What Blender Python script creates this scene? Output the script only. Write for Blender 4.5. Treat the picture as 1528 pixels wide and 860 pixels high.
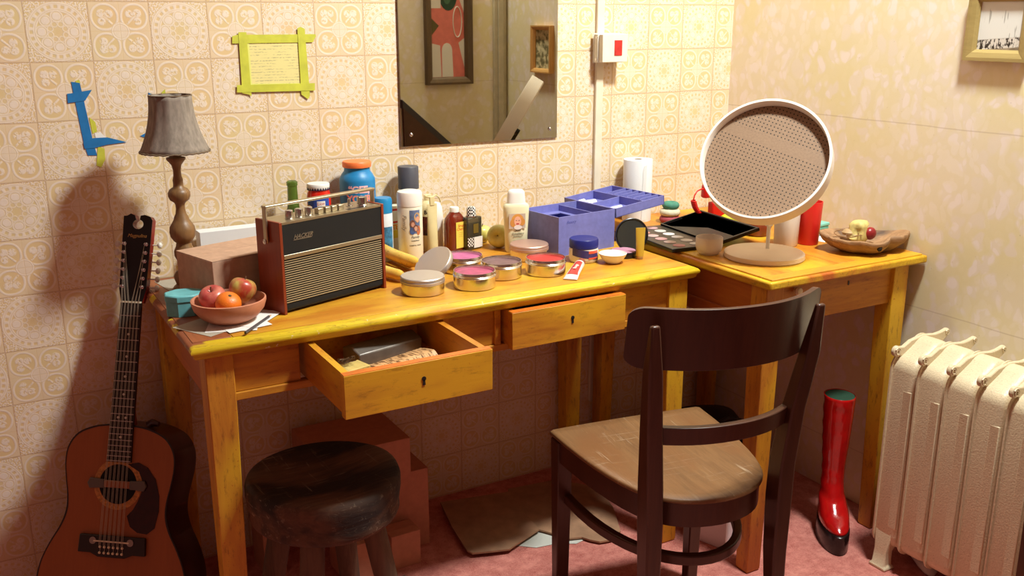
import bpy, bmesh, math, random
from math import sin, cos, pi, radians, sqrt, atan2
from mathutils import Vector, Matrix
random.seed(7)
for o in list(bpy.data.objects): bpy.data.objects.remove(o)
scene = bpy.context.scene
COL = scene.collection

# ------------------------------------------------------------------ camera, world, lights, exposure
FPX, YAW, PITCH, ROLL = 1450.0, .5195, .2727, -.001
CAM = Vector((-.22606, -2.3622, 1.367155))
_f = Vector((sin(YAW)*cos(PITCH), cos(YAW)*cos(PITCH), -sin(PITCH)))
_r = Vector((cos(YAW), -sin(YAW), 0)); _u = _r.cross(_f)
RR = _r*cos(ROLL) + _u*sin(ROLL); UU = _u*cos(ROLL) - _r*sin(ROLL); WW = _f
cd = bpy.data.cameras.new('camera'); cam = bpy.data.objects.new('camera', cd); COL.objects.link(cam)
cd.sensor_fit = 'HORIZONTAL'; cd.sensor_width = 36; cd.lens = 36*FPX/1528; cd.clip_start = .05
m = Matrix((RR, UU, -WW)).transposed().to_4x4(); m.translation = CAM; cam.matrix_world = m
scene.camera = cam

w = bpy.data.worlds.new('world'); scene.world = w; w.use_nodes = True
w.node_tree.nodes['Background'].inputs[0].default_value = (1, .38, .29, 1)
w.node_tree.nodes['Background'].inputs[1].default_value = .175
def area(name, loc, target, size, energy, color):
    l = bpy.data.lights.new(name, 'AREA'); l.shape = 'DISK'; l.size = size; l.energy = energy; l.color = color
    o = bpy.data.objects.new(name, l); COL.objects.link(o); o.location = loc
    o.rotation_euler = (Vector(target)-Vector(loc)).to_track_quat('-Z', 'Y').to_euler()
    return o
area('ceiling_lamp_light', (1.47, -1.32, 2.85), (.75, -.45, .7), .26, 88, (.95, 1, .96))
area('fill_light', (-1.6, -2.6, 2.3), (.6, -.3, .7), 1.6, 2, (1, .7, .55))  # weak warm fill added to lift the shaded sides; no window stands there
vs = scene.view_settings; vs.view_transform = 'Standard'; vs.look = 'None'; vs.gamma = 1; vs.exposure = 0
vs.use_curve_mapping = False
scene.display_settings.display_device = 'sRGB'

T = .127; XR = 1.9126; YF = -1.44; HL = .7658; HR = .7785; ZC = 10.52*T

def onz(px, py, z):
    "where the sight line through a picture point meets the level z"
    d = WW + RR*((px-764)/FPX) - UU*((py-430)/FPX); t = (z-CAM.z)/d.z; return CAM + d*t
def ony(px, py, y):
    d = WW + RR*((px-764)/FPX) - UU*((py-430)/FPX); t = (y-CAM.y)/d.y; return CAM + d*t

# ------------------------------------------------------------------ materials
def lin(c): return tuple(((v/255)/12.92 if v/255 <= .04045 else ((v/255+.055)/1.055)**2.4) for v in c)+(1,)
class N:
    def __init__(s, name):
        s.m = bpy.data.materials.new(name); s.m.use_nodes = True; s.t = s.m.node_tree; s.b = s.t.nodes['Principled BSDF']
    def n(s, typ, **kw):
        x = s.t.nodes.new(typ)
        for k, v in kw.items(): setattr(x, k, v)
        return x
    def L(s, a, b): s.t.links.new(a, b)
    def put(s, sock, v):
        if isinstance(v, bpy.types.NodeSocket): s.L(v, sock)
        elif isinstance(v, tuple) and len(v) == 3 and sock.type == 'RGBA': sock.default_value = lin(v)
        else: sock.default_value = v
    def M(s, op, a, b=0.0, c=0.0):
        x = s.n('ShaderNodeMath', operation=op)
        s.put(x.inputs[0], a); s.put(x.inputs[1], b)
        if len(x.inputs) > 2: s.put(x.inputs[2], c)
        return x.outputs[0]
    def mix(s, f, a, b, mode='MIX'):
        x = s.n('ShaderNodeMix', data_type='RGBA', blend_type=mode)
        s.put(x.inputs[0], f); s.put(x.inputs[6], a); s.put(x.inputs[7], b); return x.outputs[2]
    def coord(s, kind='Object'): return s.n('ShaderNodeTexCoord').outputs[kind]
    def mapping(s, v, scale=(1, 1, 1), loc=(0, 0, 0), rot=(0, 0, 0)):
        x = s.n('ShaderNodeMapping'); s.L(v, x.inputs[0]); x.inputs['Scale'].default_value = scale
        x.inputs['Location'].default_value = loc; x.inputs['Rotation'].default_value = rot; return x.outputs[0]
    def noise(s, v, scale=5, detail=4, rough=.55, dist=0):
        x = s.n('ShaderNodeTexNoise'); s.L(v, x.inputs['Vector']); x.inputs['Scale'].default_value = scale
        x.inputs['Detail'].default_value = detail; x.inputs['Roughness'].default_value = rough; x.inputs['Distortion'].default_value = dist
        return x.outputs['Fac']
    def ramp(s, f, a, b):
        x = s.n('ShaderNodeMapRange'); x.clamp = True; s.put(x.inputs[0], f); x.inputs[1].default_value = a; x.inputs[2].default_value = b
        return x.outputs[0]
    def bump(s, h, strength=.3, dist=.002):
        x = s.n('ShaderNodeBump'); s.L(h, x.inputs['Height']); x.inputs['Strength'].default_value = strength
        x.inputs['Distance'].default_value = dist; s.L(x.outputs[0], s.b.inputs['Normal'])
    def base(s, c): s.put(s.b.inputs['Base Color'], c)
    def set(s, **k):
        for a, v in k.items(): s.b.inputs[a.replace('_', ' ')].default_value = v

_mc = {}
def plain(col, rough=.5, metal=0, vary=.0, scale=30, bump=0, coat=0, trans=0, name='paint', ior=1.45, alpha=1):
    key = (col, rough, metal, vary, scale, bump, coat, trans, alpha)
    if key in _mc: return _mc[key]
    s = N(name); s.set(Roughness=rough, Metallic=metal)
    v = s.coord()
    nz = s.noise(v, scale, 5)
    if vary:
        d = tuple(int(x*(1-vary)) for x in col)
        s.base(s.mix(s.ramp(nz, .35, .7), d, col))
    else: s.base(col)
    if bump: s.bump(nz, .5, bump)
    if coat: s.b.inputs['Coat Weight'].default_value = coat
    if trans: s.b.inputs['Transmission Weight'].default_value = trans; s.b.inputs['IOR'].default_value = ior
    if alpha < 1: s.b.inputs['Alpha'].default_value = alpha
    _mc[key] = s.m; return s.m

def wood(name, dark, light, axis='x', scale=1, rough=.5, fine=60, extra=None, bump=.0006, dirt=0, worn_left=0, chips=0, scratch=0):
    s = N(name); v = s.coord()
    st = {'x': (.08, 1, 1), 'y': (1, .08, 1), 'z': (1, 1, .08)}[axis]
    mp = s.mapping(v, tuple(k*scale for k in st))
    warp = s.noise(s.mapping(v, tuple(k*scale*1.2 for k in ((.35, 1, 1), (1, .35, 1), (1, 1, .35))['xyz'.index(axis)])), 6, 3)
    g = s.noise(mp, fine, 5, .6, 1.5)
    g2 = s.noise(mp, 14, 3, .5, .8)
    f = s.M('ADD', s.M('MULTIPLY', s.ramp(g, .3, .7), .5), s.M('MULTIPLY', s.ramp(g2, .3, .7), .5))
    c = s.mix(f, dark, light)
    if extra:
        c = s.mix(s.ramp(warp, extra[1], extra[2]), c, extra[0])
    if dirt:
        sp_ = s.ramp(s.noise(s.mapping(v, tuple(k*scale for k in {'x': (.25, 1, 1), 'y': (1, .25, 1), 'z': (1, 1, .25)}[axis])), 95, 5, .75), .54, .70)
        c = s.mix(s.M('MULTIPLY', sp_, dirt*.75), c, (98, 48, 16))
        c = s.mix(s.M('MULTIPLY', s.ramp(s.noise(v, 210, 2), .70, .74), dirt*.8), c, (170, 40, 18))
    if chips:
        c = s.mix(s.M('MULTIPLY', s.ramp(s.noise(v, 55, 3), .70, .72), .8), c, (228, 214, 180))
    if scratch:
        a_ = s.ramp(s.noise(s.mapping(v, (1, .05, 1), (0, 0, 0), (0, 0, .5)), 110, 3, .7, .4), .60, .70)
        b_ = s.ramp(s.noise(s.mapping(v, (.06, 1, 1), (0, 0, 0), (0, 0, -.4)), 90, 3, .7, .4), .61, .70)
        zn = s.ramp(s.noise(v, 9, 3), .42, .62)
        c = s.mix(s.M('MULTIPLY', s.M('MULTIPLY', s.M('MAXIMUM', a_, b_), zn), scratch), c, (206, 188, 160))
    if worn_left:
        spx = s.n('ShaderNodeSeparateXYZ'); s.L(v, spx.inputs[0])
        k_ = s.M('MULTIPLY', s.M('MULTIPLY', s.ramp(spx.outputs[1], .014, .024), s.M('SUBTRACT', 1, s.ramp(spx.outputs[0], worn_left, worn_left+.008))), s.ramp(s.noise(v, 16, 3), .60, .54))
        c = s.mix(k_, c, s.mix(g2, (122, 60, 34), (156, 88, 52)))
    s.base(c); s.set(Roughness=rough); s.bump(g, .6, bump)
    return s.m

def wallpaper_tiles():
    s = N('tile_pattern_wallpaper'); v = s.coord(); sp = s.n('ShaderNodeSeparateXYZ'); s.L(v, sp.inputs[0])
    M = s.M
    wob = s.noise(v, 25, 2)
    u = M('ADD', M('DIVIDE', sp.outputs[0], T), .5); q = M('ADD', M('DIVIDE', M('SUBTRACT', sp.outputs[2], ZC), T), .5+20)
    iu = M('FLOOR', u); iq = M('FLOOR', q)
    par = M('MODULO', M('ADD', M('ADD', iu, iq), 40), 2)     # 1 = quatrefoil
    a = M('SUBTRACT', M('SUBTRACT', u, iu), .5); b = M('SUBTRACT', M('SUBTRACT', q, iq), .5)
    jit = M('MULTIPLY', M('SUBTRACT', wob, .5), .02)
    a = M('ADD', a, jit); b = M('ADD', b, jit)
    def dist(x, y): return M('SQRT', M('ADD', M('MULTIPLY', x, x), M('MULTIPLY', y, y)))
    def lt(x, t, soft=.012): return M('SUBTRACT', 1, s.ramp(x, t-soft, t+soft))      # 1 when x<t
    def band(x, c, wd, soft=.01): return lt(M('ABSOLUTE', M('SUBTRACT', x, c)), wd, soft)
    def mx(*k):
        r = k[0]
        for z in k[1:]: r = M('MAXIMUM', r, z)
        return r
    r = dist(a, b); th = M('ARCTAN2', b, a)
    # medallion : 1 = cream ornament, 0 = ochre ground
    def petals(n, rad, size, off=0):
        seg = 2*pi/n
        t2 = M('ADD', M('DIVIDE', M('ADD', th, off), seg), 40.5); t2 = M('MULTIPLY', M('SUBTRACT', M('SUBTRACT', t2, M('FLOOR', t2)), .5), seg)
        px = M('SUBTRACT', M('MULTIPLY', r, M('COSINE', t2)), rad); py = M('MULTIPLY', r, M('SINE', t2))
        return px, py
    p8x, p8y = petals(8, .255, 0)
    heart = lt(dist(M('MULTIPLY', p8x, .9), M('ADD', M('ABSOLUTE', p8y), -.014)), .058)
    heart_o = band(dist(p8x, p8y), .090, .011)
    d16x, d16y = petals(24, .412, 0)
    dash = M('MULTIPLY', lt(M('ABSOLUTE', d16x), .028), lt(M('ABSOLUTE', d16y), .030))
    inner = band(r, .345, .012); outer = band(r, .475, .014)
    d8x, d8y = petals(8, .13, 0, pi/8)
    star = band(dist(d8x, d8y), .045, .008)
    boss = lt(mx(M('ABSOLUTE', a), M('ABSOLUTE', b)), .042)
    ring_zone = M('MULTIPLY', M('SUBTRACT', 1, lt(r, .36)), lt(r, .46))
    cream_ring = M('MULTIPLY', ring_zone, M('SUBTRACT', 1, dash))
    corner = s.ramp(s.noise(v, 260, 1), .46, .54)
    out_zone = M('MULTIPLY', M('SUBTRACT', 1, lt(r, .49)), corner)
    core = M('MULTIPLY', lt(r, .2), .12)
    med = mx(heart, heart_o, inner, outer, star, cream_ring, out_zone, core)
    med = M('MULTIPLY', med, M('SUBTRACT', 1, M('MULTIPLY', boss, .95)))
    # quatrefoil
    aa = M('SUBTRACT', M('ABSOLUTE', a), .243); bb = M('SUBTRACT', M('ABSOLUTE', b), .243)
    rad = M('POWER', M('ADD', M('POWER', M('ABSOLUTE', aa), 2.15), M('POWER', M('ABSOLUTE', bb), 2.15)), 1/2.15)
    lobe = band(rad, .213, .018)
    diag = M('ADD', aa, bb); anti = M('SUBTRACT', aa, bb)
    leaf = mx(lt(dist(M('ADD', aa, -.055), M('ADD', bb, -.055)), .070), lt(dist(M('ADD', aa, .075), M('ADD', bb, -.050)), .065),
              lt(dist(M('ADD', aa, -.050), M('ADD', bb, .075)), .065), M('MULTIPLY', lt(M('ABSOLUTE', anti), .022), lt(diag, .05)))
    leafn = s.ramp(s.noise(v, 150, 2), .36, .5)
    leaf = M('MULTIPLY', M('MULTIPLY', leaf, leafn), lt(rad, .17))
    c0 = band(r, .135, .014); c0in = M('MULTIPLY', lt(r, .12), .75)
    cross = M('MULTIPLY', mx(lt(M('ABSOLUTE', a), .006, .004), lt(M('ABSOLUTE', b), .006, .004)), 1.0)
    outl = M('MULTIPLY', M('SUBTRACT', 1, lt(rad, .235)), .35)
    clear = M('SUBTRACT', 1, lt(r, .15))
    qf = mx(M('MULTIPLY', mx(lobe, leaf, outl), clear), c0, c0in)
    cross_in = M('MULTIPLY', cross, lt(r, .12))
    qf = M('MULTIPLY', qf, M('SUBTRACT', 1, M('MULTIPLY', cross, .5)))
    pat = M('ADD', M('MULTIPLY', med, M('SUBTRACT', 1, par)), M('MULTIPLY', qf, par))
    speck = s.noise(v, 400, 2)
    pat2 = M('MULTIPLY', pat, M('ADD', .78, M('MULTIPLY', s.ramp(speck, .3, .6), .22)))
    patch = s.noise(v, 9, 3)
    ochre = s.mix(s.ramp(patch, .35, .65), (217, 193, 140), (220, 187, 138))
    cream = s.mix(s.ramp(s.noise(v, 60, 3), .3, .7), (226, 208, 190), (232, 216, 200))
    c = s.mix(pat2, ochre, cream)
    seam = mx(lt(M('SUBTRACT', .5, M('ABSOLUTE', a)), .011, .008), lt(M('SUBTRACT', .5, M('ABSOLUTE', b)), .011, .008))
    c = s.mix(M('MULTIPLY', seam, .5), c, (176, 132, 92))
    s.base(c); s.set(Roughness=.62)
    h = M('SUBTRACT', pat, M('MULTIPLY', seam, .8)); s.bump(h, .4, .0008)
    return s.m

def wallpaper_floral():
    s = N('faded_floral_wallpaper'); v = s.coord()
    warp = s.n('ShaderNodeTexNoise'); s.L(v, warp.inputs['Vector']); warp.inputs['Scale'].default_value = 12; warp.inputs['Detail'].default_value = 2
    av = s.n('ShaderNodeVectorMath', operation='MULTIPLY_ADD'); s.L(warp.outputs['Color'], av.inputs[0]); av.inputs[1].default_value = (.07, .07, .07); s.L(v, av.inputs[2])
    vo = s.n('ShaderNodeTexVoronoi', feature='SMOOTH_F1'); s.L(s.mapping(av.outputs[0], (1, 1, .8)), vo.inputs['Vector']); vo.inputs['Scale'].default_value = 26; vo.inputs['Smoothness'].default_value = .25
    vo2 = s.n('ShaderNodeTexVoronoi'); s.L(s.mapping(av.outputs[0], (1.3, 1.5, .9), (.3, .2, .7)), vo2.inputs['Vector']); vo2.inputs['Scale'].default_value = 30
    leaf = s.ramp(vo.outputs['Distance'], .36, .5)
    pale = s.ramp(vo2.outputs['Distance'], .54, .44)
    big = s.ramp(s.noise(v, 4, 3), .42, .62)
    f = s.M('MULTIPLY', leaf, s.M('ADD', .35, s.M('MULTIPLY', big, .65)))
    c = s.mix(s.M('MULTIPLY', pale, .9), (232, 219, 198), (238, 226, 216))
    c = s.mix(s.M('MULTIPLY', f, .85), c, (229, 216, 168))
    sp = s.n('ShaderNodeSeparateXYZ'); s.L(v, sp.inputs[0])
    z = s.M('DIVIDE', s.M('ADD', sp.outputs[2], s.M('MULTIPLY', s.noise(v, 6, 2), .006)), .47); fr = s.M('FRACT', z)
    seam = s.M('SUBTRACT', 1, s.ramp(s.M('ABSOLUTE', s.M('SUBTRACT', fr, .345)), .001, .005))
    c = s.mix(s.M('MULTIPLY', seam, .35), c, (170, 145, 110))
    spk = s.ramp(s.noise(v, 160, 2), .72, .76)
    c = s.mix(s.M('MULTIPLY', spk, .4), c, (150, 125, 90))
    s.base(c); s.set(Roughness=.7); s.bump(s.noise(v, 60, 4), .3, .001)
    return s.m

def carpet_mat():
    s = N('pink_carpet'); v = s.coord()
    a = s.noise(v, 260, 3, .7); b = s.noise(v, 30, 6, .7); c0 = s.noise(v, 5, 3)
    c = s.mix(s.ramp(b, .32, .68), (168, 76, 70), (222, 142, 128))
    c = s.mix(s.M('MULTIPLY', s.ramp(a, .4, .7), .5), c, (224, 160, 140))
    c = s.mix(s.M('MULTIPLY', s.ramp(c0, .5, .75), .3), c, (135, 55, 50))
    s.base(c); s.set(Roughness=.95); s.bump(a, .8, .004); return s.m

YEL_TOP_X = wood('ochre_painted_tabletop', (178, 104, 22), (206, 148, 44), 'x', 1, .42, 45, ((210, 160, 40), .45, .6), dirt=.5)
YEL_TOP_Y = wood('ochre_painted_tabletop_cross', (176, 98, 22), (206, 144, 42), 'y', 1, .42, 45, ((212, 166, 38), .48, .6), dirt=.6)
YEL_EDGE = wood('yellow_painted_edge', (190, 146, 18), (222, 198, 34), 'x', 1, .42, 70, ((206, 136, 30), .56, .66), .001, dirt=.7, worn_left=.028, chips=1)
YEL_EDGE_Y = wood('yellow_painted_edge_cross', (186, 128, 18), (220, 184, 36), 'y', 1, .42, 70, ((186, 92, 26), .5, .62), .001, dirt=.9)
PINE_X = wood('ochre_pine_board', (158, 86, 20), (208, 144, 36), 'x', 1, .5, 50, ((214, 156, 30), .45, .6), dirt=.6)
PINE_Z = wood('ochre_pine_leg', (166, 92, 22), (210, 146, 40), 'z', 1, .5, 50, ((214, 164, 34), .45, .6), dirt=.9)
PINE_Y = wood('ochre_pine_side', (150, 72, 26), (190, 108, 44), 'y', 1, .45, 50, ((200, 130, 30), .5, .7))
WORN = wood('worn_brown_board', (128, 66, 34), (160, 92, 52), 'y', 1, .5, 40, ((210, 140, 30), .57, .63))
DARKCHAIR = wood('dark_brown_varnish', (58, 32, 22), (80, 46, 32), 'z', 1, .33, 60, None, .0002)
SEATW = wood('worn_seat_veneer', (104, 72, 44), (142, 104, 66), 'y', 1.3, .45, 80, ((124, 84, 50), .45, .6), .0003, scratch=.4)
STOOLW = wood('dark_weathered_wood', (58, 36, 24), (108, 74, 50), 'x', 1.5, .85, 40, ((34, 22, 16), .45, .6), .003, scratch=.25)
STOOLL = wood('dark_weathered_leg', (70, 48, 36), (116, 86, 64), 'z', 1.5, .8, 40, None, .002)
CARD = plain((196, 156, 128), .75, vary=.08, scale=60, name='cardboard')
CARD_D = plain((172, 130, 98), .8, vary=.15, scale=25, name='cardboard_dull')
def metal(col=(205, 200, 195), rough=.2, name='brushed_metal'): return plain(col, rough, 1, name=name)
STEEL = metal(); CHROME = metal((215, 215, 215), .12, 'chrome'); GOLDY = metal((188, 176, 152), .42, 'champagne_metal')
BLACKP = plain((18, 17, 17), .3, name='black_plastic'); WHITEP = plain((232, 228, 220), .35, name='white_plastic')
PAPER = plain((236, 232, 226), .8, vary=.03, scale=40, name='paper'); PAPERG = plain((176, 164, 146), .8, vary=.06, scale=30, name='grey_paper')
REDP = plain((200, 22, 16), .35, name='red_plastic')

# ------------------------------------------------------------------ mesh helpers
class MB:
    def __init__(s): s.v = []; s.f = []
    def add(s, vs, fs, mat=None):
        k = len(s.v)
        s.v += [tuple((mat @ Vector(p)) if mat else p) for p in vs]
        s.f += [tuple(i+k for i in f) for f in fs]; return s
    def box(s, x0, x1, y0, y1, z0, z1, mat=None):
        vs = [(x0,y0,z0),(x1,y0,z0),(x1,y1,z0),(x0,y1,z0),(x0,y0,z1),(x1,y0,z1),(x1,y1,z1),(x0,y1,z1)]
        return s.add(vs, [(0,3,2,1),(4,5,6,7),(0,1,5,4),(1,2,6,5),(2,3,7,6),(3,0,4,7)], mat)
    def hexa(s, bot, top):
        return s.add(list(bot)+list(top), [(3,2,1,0),(4,5,6,7),(0,1,5,4),(1,2,6,5),(2,3,7,6),(3,0,4,7)])
    def prism(s, poly, z0, z1, mat=None):
        n = len(poly); vs = [(x,y,z0) for x,y in poly]+[(x,y,z1) for x,y in poly]
        fs = [tuple(range(n-1,-1,-1)), tuple(range(n,2*n))]+[(i,(i+1)%n,(i+1)%n+n,i+n) for i in range(n)]
        return s.add(vs, fs, mat)
    def lathe(s, prof, n=40, mat=None, sx=1, sy=1, closed=False):
        vs = []; fs = []
        for (r, z) in prof:
            for k in range(n):
                a = 2*pi*k/n; vs.append((r*cos(a)*sx, r*sin(a)*sy, z))
        for j in range(len(prof)-1):
            for k in range(n):
                fs.append((j*n+k, j*n+(k+1)%n, (j+1)*n+(k+1)%n, (j+1)*n+k))
        if closed:
            j = len(prof)-1
            for k in range(n): fs.append((j*n+k, j*n+(k+1)%n, (k+1)%n, k))
            return s.add(vs, fs, mat)
        if prof[0][0] > 1e-6: fs.append(tuple(range(n-1,-1,-1)))
        if prof[-1][0] > 1e-6: fs.append(tuple((len(prof)-1)*n+k for k in range(n)))
        return s.add(vs, fs, mat)
    def loft(s, rings, closed=False, caps=True):
        n = len(rings[0]); vs = [p for r in rings for p in r]; fs = []
        m_ = len(rings)
        for j in range(m_ if closed else m_-1):
            for k in range(n): fs.append((j*n+k, j*n+(k+1)%n, ((j+1)%m_)*n+(k+1)%n, ((j+1)%m_)*n+k))
        if caps and not closed: fs += [tuple(range(n-1,-1,-1)), tuple((m_-1)*n+k for k in range(n))]
        return s.add(vs, fs)
    def tube(s, pts, r, n=10, closed=False, flat=1.0, up=(0,0,1)):
        pts = [Vector(p) for p in pts]; N_ = len(pts); rings = []
        for i, p in enumerate(pts):
            if closed: t = pts[(i+1)%N_]-pts[i-1]
            else: t = pts[min(i+1,N_-1)]-pts[max(i-1,0)]
            t.normalize(); a = t.cross(Vector(up))
            if a.length < 1e-3: a = t.cross(Vector((1,0,0)))
            a.normalize(); b = t.cross(a)
            rr = r[i] if isinstance(r, (list, tuple)) else r
            rings.append([tuple(p + a*cos(2*pi*k/n)*rr + b*sin(2*pi*k/n)*rr*flat) for k in range(n)])
        return s.loft(rings, closed)
    def strip(s, pts, wv, hv):
        "rectangular bar along pts; wv(i), hv(i) half-size vectors"
        rings = []
        for i, p in enumerate(pts):
            p = Vector(p); a = Vector(wv(i)); b = Vector(hv(i))
            rings.append([tuple(p-a-b), tuple(p+a-b), tuple(p+a+b), tuple(p-a+b)])
        return s.loft(rings)
    def ball(s, c, r, n=24, m_=14, sq=(1,1,1)):
        prof = [(r*sin(pi*j/m_), -r*cos(pi*j/m_)) for j in range(m_+1)]; prof[0] = (0,-r); prof[-1] = (0,r)
        return s.lathe(prof, n, Matrix.Translation(c) @ Matrix.Diagonal((sq[0],sq[1],sq[2],1)))
def O(name, mb, mat, parent=None, smooth=None, bevel=0, loc=None, seg=2, subd=0, solid=0):
    me = bpy.data.meshes.new(name); me.from_pydata(mb.v, [], mb.f)
    bm = bmesh.new(); bm.from_mesh(me); bmesh.ops.remove_doubles(bm, verts=bm.verts, dist=1e-6)
    bmesh.ops.dissolve_degenerate(bm, dist=1e-7, edges=bm.edges)
    bmesh.ops.recalc_face_normals(bm, faces=bm.faces); bm.to_mesh(me); bm.free()
    me.materials.append(mat); o = bpy.data.objects.new(name, me); COL.objects.link(o)
    if parent: o.parent = parent
    if loc: o.location = loc
    if solid: md = o.modifiers.new('s', 'SOLIDIFY'); md.thickness = solid; md.offset = 0
    if bevel:
        md = o.modifiers.new('b', 'BEVEL'); md.width = bevel; md.segments = seg; md.limit_method = 'ANGLE'; md.angle_limit = radians(40)
    if subd: md = o.modifiers.new('u', 'SUBSURF'); md.levels = subd; md.render_levels = subd
    if smooth is not None or bevel or subd:
        ang = radians(smooth if smooth else 38)
        bm = bmesh.new(); bm.from_mesh(me)
        for f in bm.faces: f.smooth = True
        for e in bm.edges:
            if len(e.link_faces) == 2 and e.calc_face_angle(0) > ang and not subd: e.smooth = False
        bm.to_mesh(me); bm.free()
    return o
def tag(o, label, cat, group=None, kind=None):
    o['label'] = label; o['category'] = cat
    if group: o['group'] = group
    if kind: o['kind'] = kind
    return o
def E(name, label, cat, loc, rz=0, group=None):
    o = bpy.data.objects.new(name, None); COL.objects.link(o); o.empty_display_size = .05
    o.location = loc; o.rotation_euler = (0, 0, rz); return tag(o, label, cat, group)
def S(name, mb, mat, **k): o = O(name, mb, mat, **k); o['kind'] = 'structure'; return o
def text_mb(body, size, extrude=.0004, shear=0, spacing=1, align='CENTER', bold=0):
    cu = bpy.data.curves.new('t', 'FONT'); cu.body = body; cu.size = size; cu.extrude = extrude; cu.shear = shear
    cu.space_character = spacing; cu.align_x = align; cu.offset = bold; cu.resolution_u = 4
    ob = bpy.data.objects.new('t', cu); COL.objects.link(ob)
    me = bpy.data.meshes.new_from_object(ob); mb = MB()
    mb.add([tuple(v.co) for v in me.vertices], [tuple(p.vertices) for p in me.polygons])
    bpy.data.objects.remove(ob); bpy.data.curves.remove(cu); bpy.data.meshes.remove(me); return mb
def wrap(mb, r, a0, z0):
    "bend flat artwork (x right, y up) round a cylinder; a0 = azimuth it faces"
    o = MB(); o.f = mb.f
    for (x, y, z) in mb.v:
        a = a0 + x/r; o.v.append(((r+z)*cos(a), (r+z)*sin(a), z0+y))
    return o
def art(mb, mat4):
    o = MB(); o.f = mb.f; o.v = [tuple(mat4 @ Vector(p)) for p in mb.v]; return o
def patch(w_, h_, n=12, t=.0004, x0=0, y0=0):
    mb = MB(); vs = []
    for z in (0, t):
        for j in (0, 1):
            for i in range(n+1): vs.append((x0 - w_/2 + w_*i/n, y0 + h_*j, z))
    k = n+1; fs = []
    for i in range(n):
        fs.append((2*k+i, 2*k+i+1, 3*k+i+1, 3*k+i)); fs.append((i, k+i, k+i+1, i+1))
        fs.append((i, i+1, 2*k+i+1, 2*k+i)); fs.append((k+i, 3*k+i, 3*k+i+1, k+i+1))
    fs += [(0, 2*k, 3*k, k), (n, k+n, 3*k+n, 2*k+n)]
    return mb.add(vs, fs)
def disc2(cx, cy, rx, ry, t=.0004, n=20, z=0):
    return MB().prism([(cx+rx*cos(2*pi*i/n), cy+ry*sin(2*pi*i/n)) for i in range(n)], z, z+t)
def upright(loc=(0,0,0), rz=0):
    "flat art (x right, y up, z towards the viewer) stood up facing -y, turned by rz"
    return Matrix.Translation(loc) @ Matrix.Rotation(rz, 4, 'Z') @ Matrix.Rotation(pi/2, 4, 'X')
FACE = atan2(-2.1, -.95)       # azimuth roughly towards the room

# ------------------------------------------------------------------ setting
S('wall_back', MB().box(-1.3, XR+.1, 0, .1, 0, 2.6), wallpaper_tiles())
S('wall_right', MB().box(XR, XR+.1, YF-.1, 0, 0, 2.6), wallpaper_floral())
S('wall_front', MB().box(1.409, XR, YF-.1, YF, 0, 2.6), wallpaper_floral())
S('floor', MB().box(-1.3, XR+.1, -3.4, .1, -.05, 0), carpet_mat())
S('trim_1', MB().box(1.846, 1.905, YF, YF+.018, 0, 2.6).box(1.862, 1.889, YF+.018, YF+.026, 0, 2.6), plain((196, 184, 156), .5, vary=.08, name='cream_gloss'), bevel=.003)

# ------------------------------------------------------------------ tables
def ogee(x0, x1, y0, y1, z, t, front_only=False):
    "table board outline with a moulded lip"
    mb = MB()
    prof = [(.010, 0), (.004, -.003), (.0, -.008), (.001, -.014), (.006, -.018), (.007, -t+.004), (.012, -t)]
    rings = []
    for (ins, dz) in prof:
        rings.append([(x0+ins, y0+ins, z+dz), (x1-ins, y0+ins, z+dz), (x1-ins, y1, z+dz), (x0+ins, y1, z+dz)])
    return mb.loft(rings)
def leg(x0, x1, y0, y1, ztop, sx, sy, inset):
    "square leg; the two inner faces taper to the foot; sx/sy = +1 when inner face is on the + side"
    fx0, fx1 = (x0, x1-inset) if sx > 0 else (x0+inset, x1)
    fy0, fy1 = (y0, y1-inset) if sy > 0 else (y0+inset, y1)
    zk = ztop-.13
    mb = MB(); R = lambda a, b, c, d, z: [(a, c, z), (b, c, z), (b, d, z), (a, d, z)]
    mb.loft([R(fx0+.003, fx1-.003, fy0+.003, fy1-.003, 0), R(fx0, fx1, fy0, fy1, .006), R(x0, x1, y0, y1, zk), R(x0, x1, y0, y1, ztop)])
    return mb
def keyhole(parent, x, y, z):
    k = MB(); k.prism([(.004*cos(2*pi*i/16), .004*sin(2*pi*i/16)+.003) for i in range(16)], 0, .0012)
    k.prism([(-.0022, .002), (-.003, -.009), (.003, -.009), (.0022, .002)], 0, .0012)
    O('keyhole', art(k, upright((x, y, z))), plain((26, 14, 8), .6, name='keyhole_dark'), parent)

tb = E('kitchen_table', 'long ochre painted wooden table with two drawers under the wall mirror', 'table', (.107, -.561, 0))
t0 = tb.location.copy()
def loc_(mb, o): return art(mb, Matrix.Translation(-Vector(o)))
tx0, tx1, ty0, ty1 = .107, 1.345, -.561, -.004
O('tabletop', loc_(MB().box(tx0+.088, tx1-.012, ty0+.032, ty1, HL-.024, HL), t0), YEL_TOP_X, tb, bevel=.0008)
O('edge_moulding', loc_(ogee(tx0, tx1, ty0, ty1, HL-.0015, .028), t0), YEL_EDGE, tb, smooth=50)
o = O('end_board', loc_(MB().box(tx0+.011, tx0+.086, ty0+.034, ty1, HL-.02, HL), t0), WORN, tb, bevel=.001); o['label'] = 'worn brown end board of the tabletop'
ZA0, ZA1 = .634, HL-.028
ap = MB()
ap.box(.19, 1.27, -.535, -.513, ZA0, ZA0+.016)          # lower rail
ap.box(.19, .325, -.528, -.513, ZA0+.016, ZA1); ap.box(.645, .66, -.535, -.513, ZA0+.016, ZA1); ap.box(.66, .775, -.528, -.513, ZA0+.016, ZA1); ap.box(.775, .79, -.535, -.513, ZA0+.016, ZA1); ap.box(1.11, 1.27, -.53, -.513, ZA0+.016, ZA1)
O('apron', loc_(ap, t0), PINE_X, tb, bevel=.0015)
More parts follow.
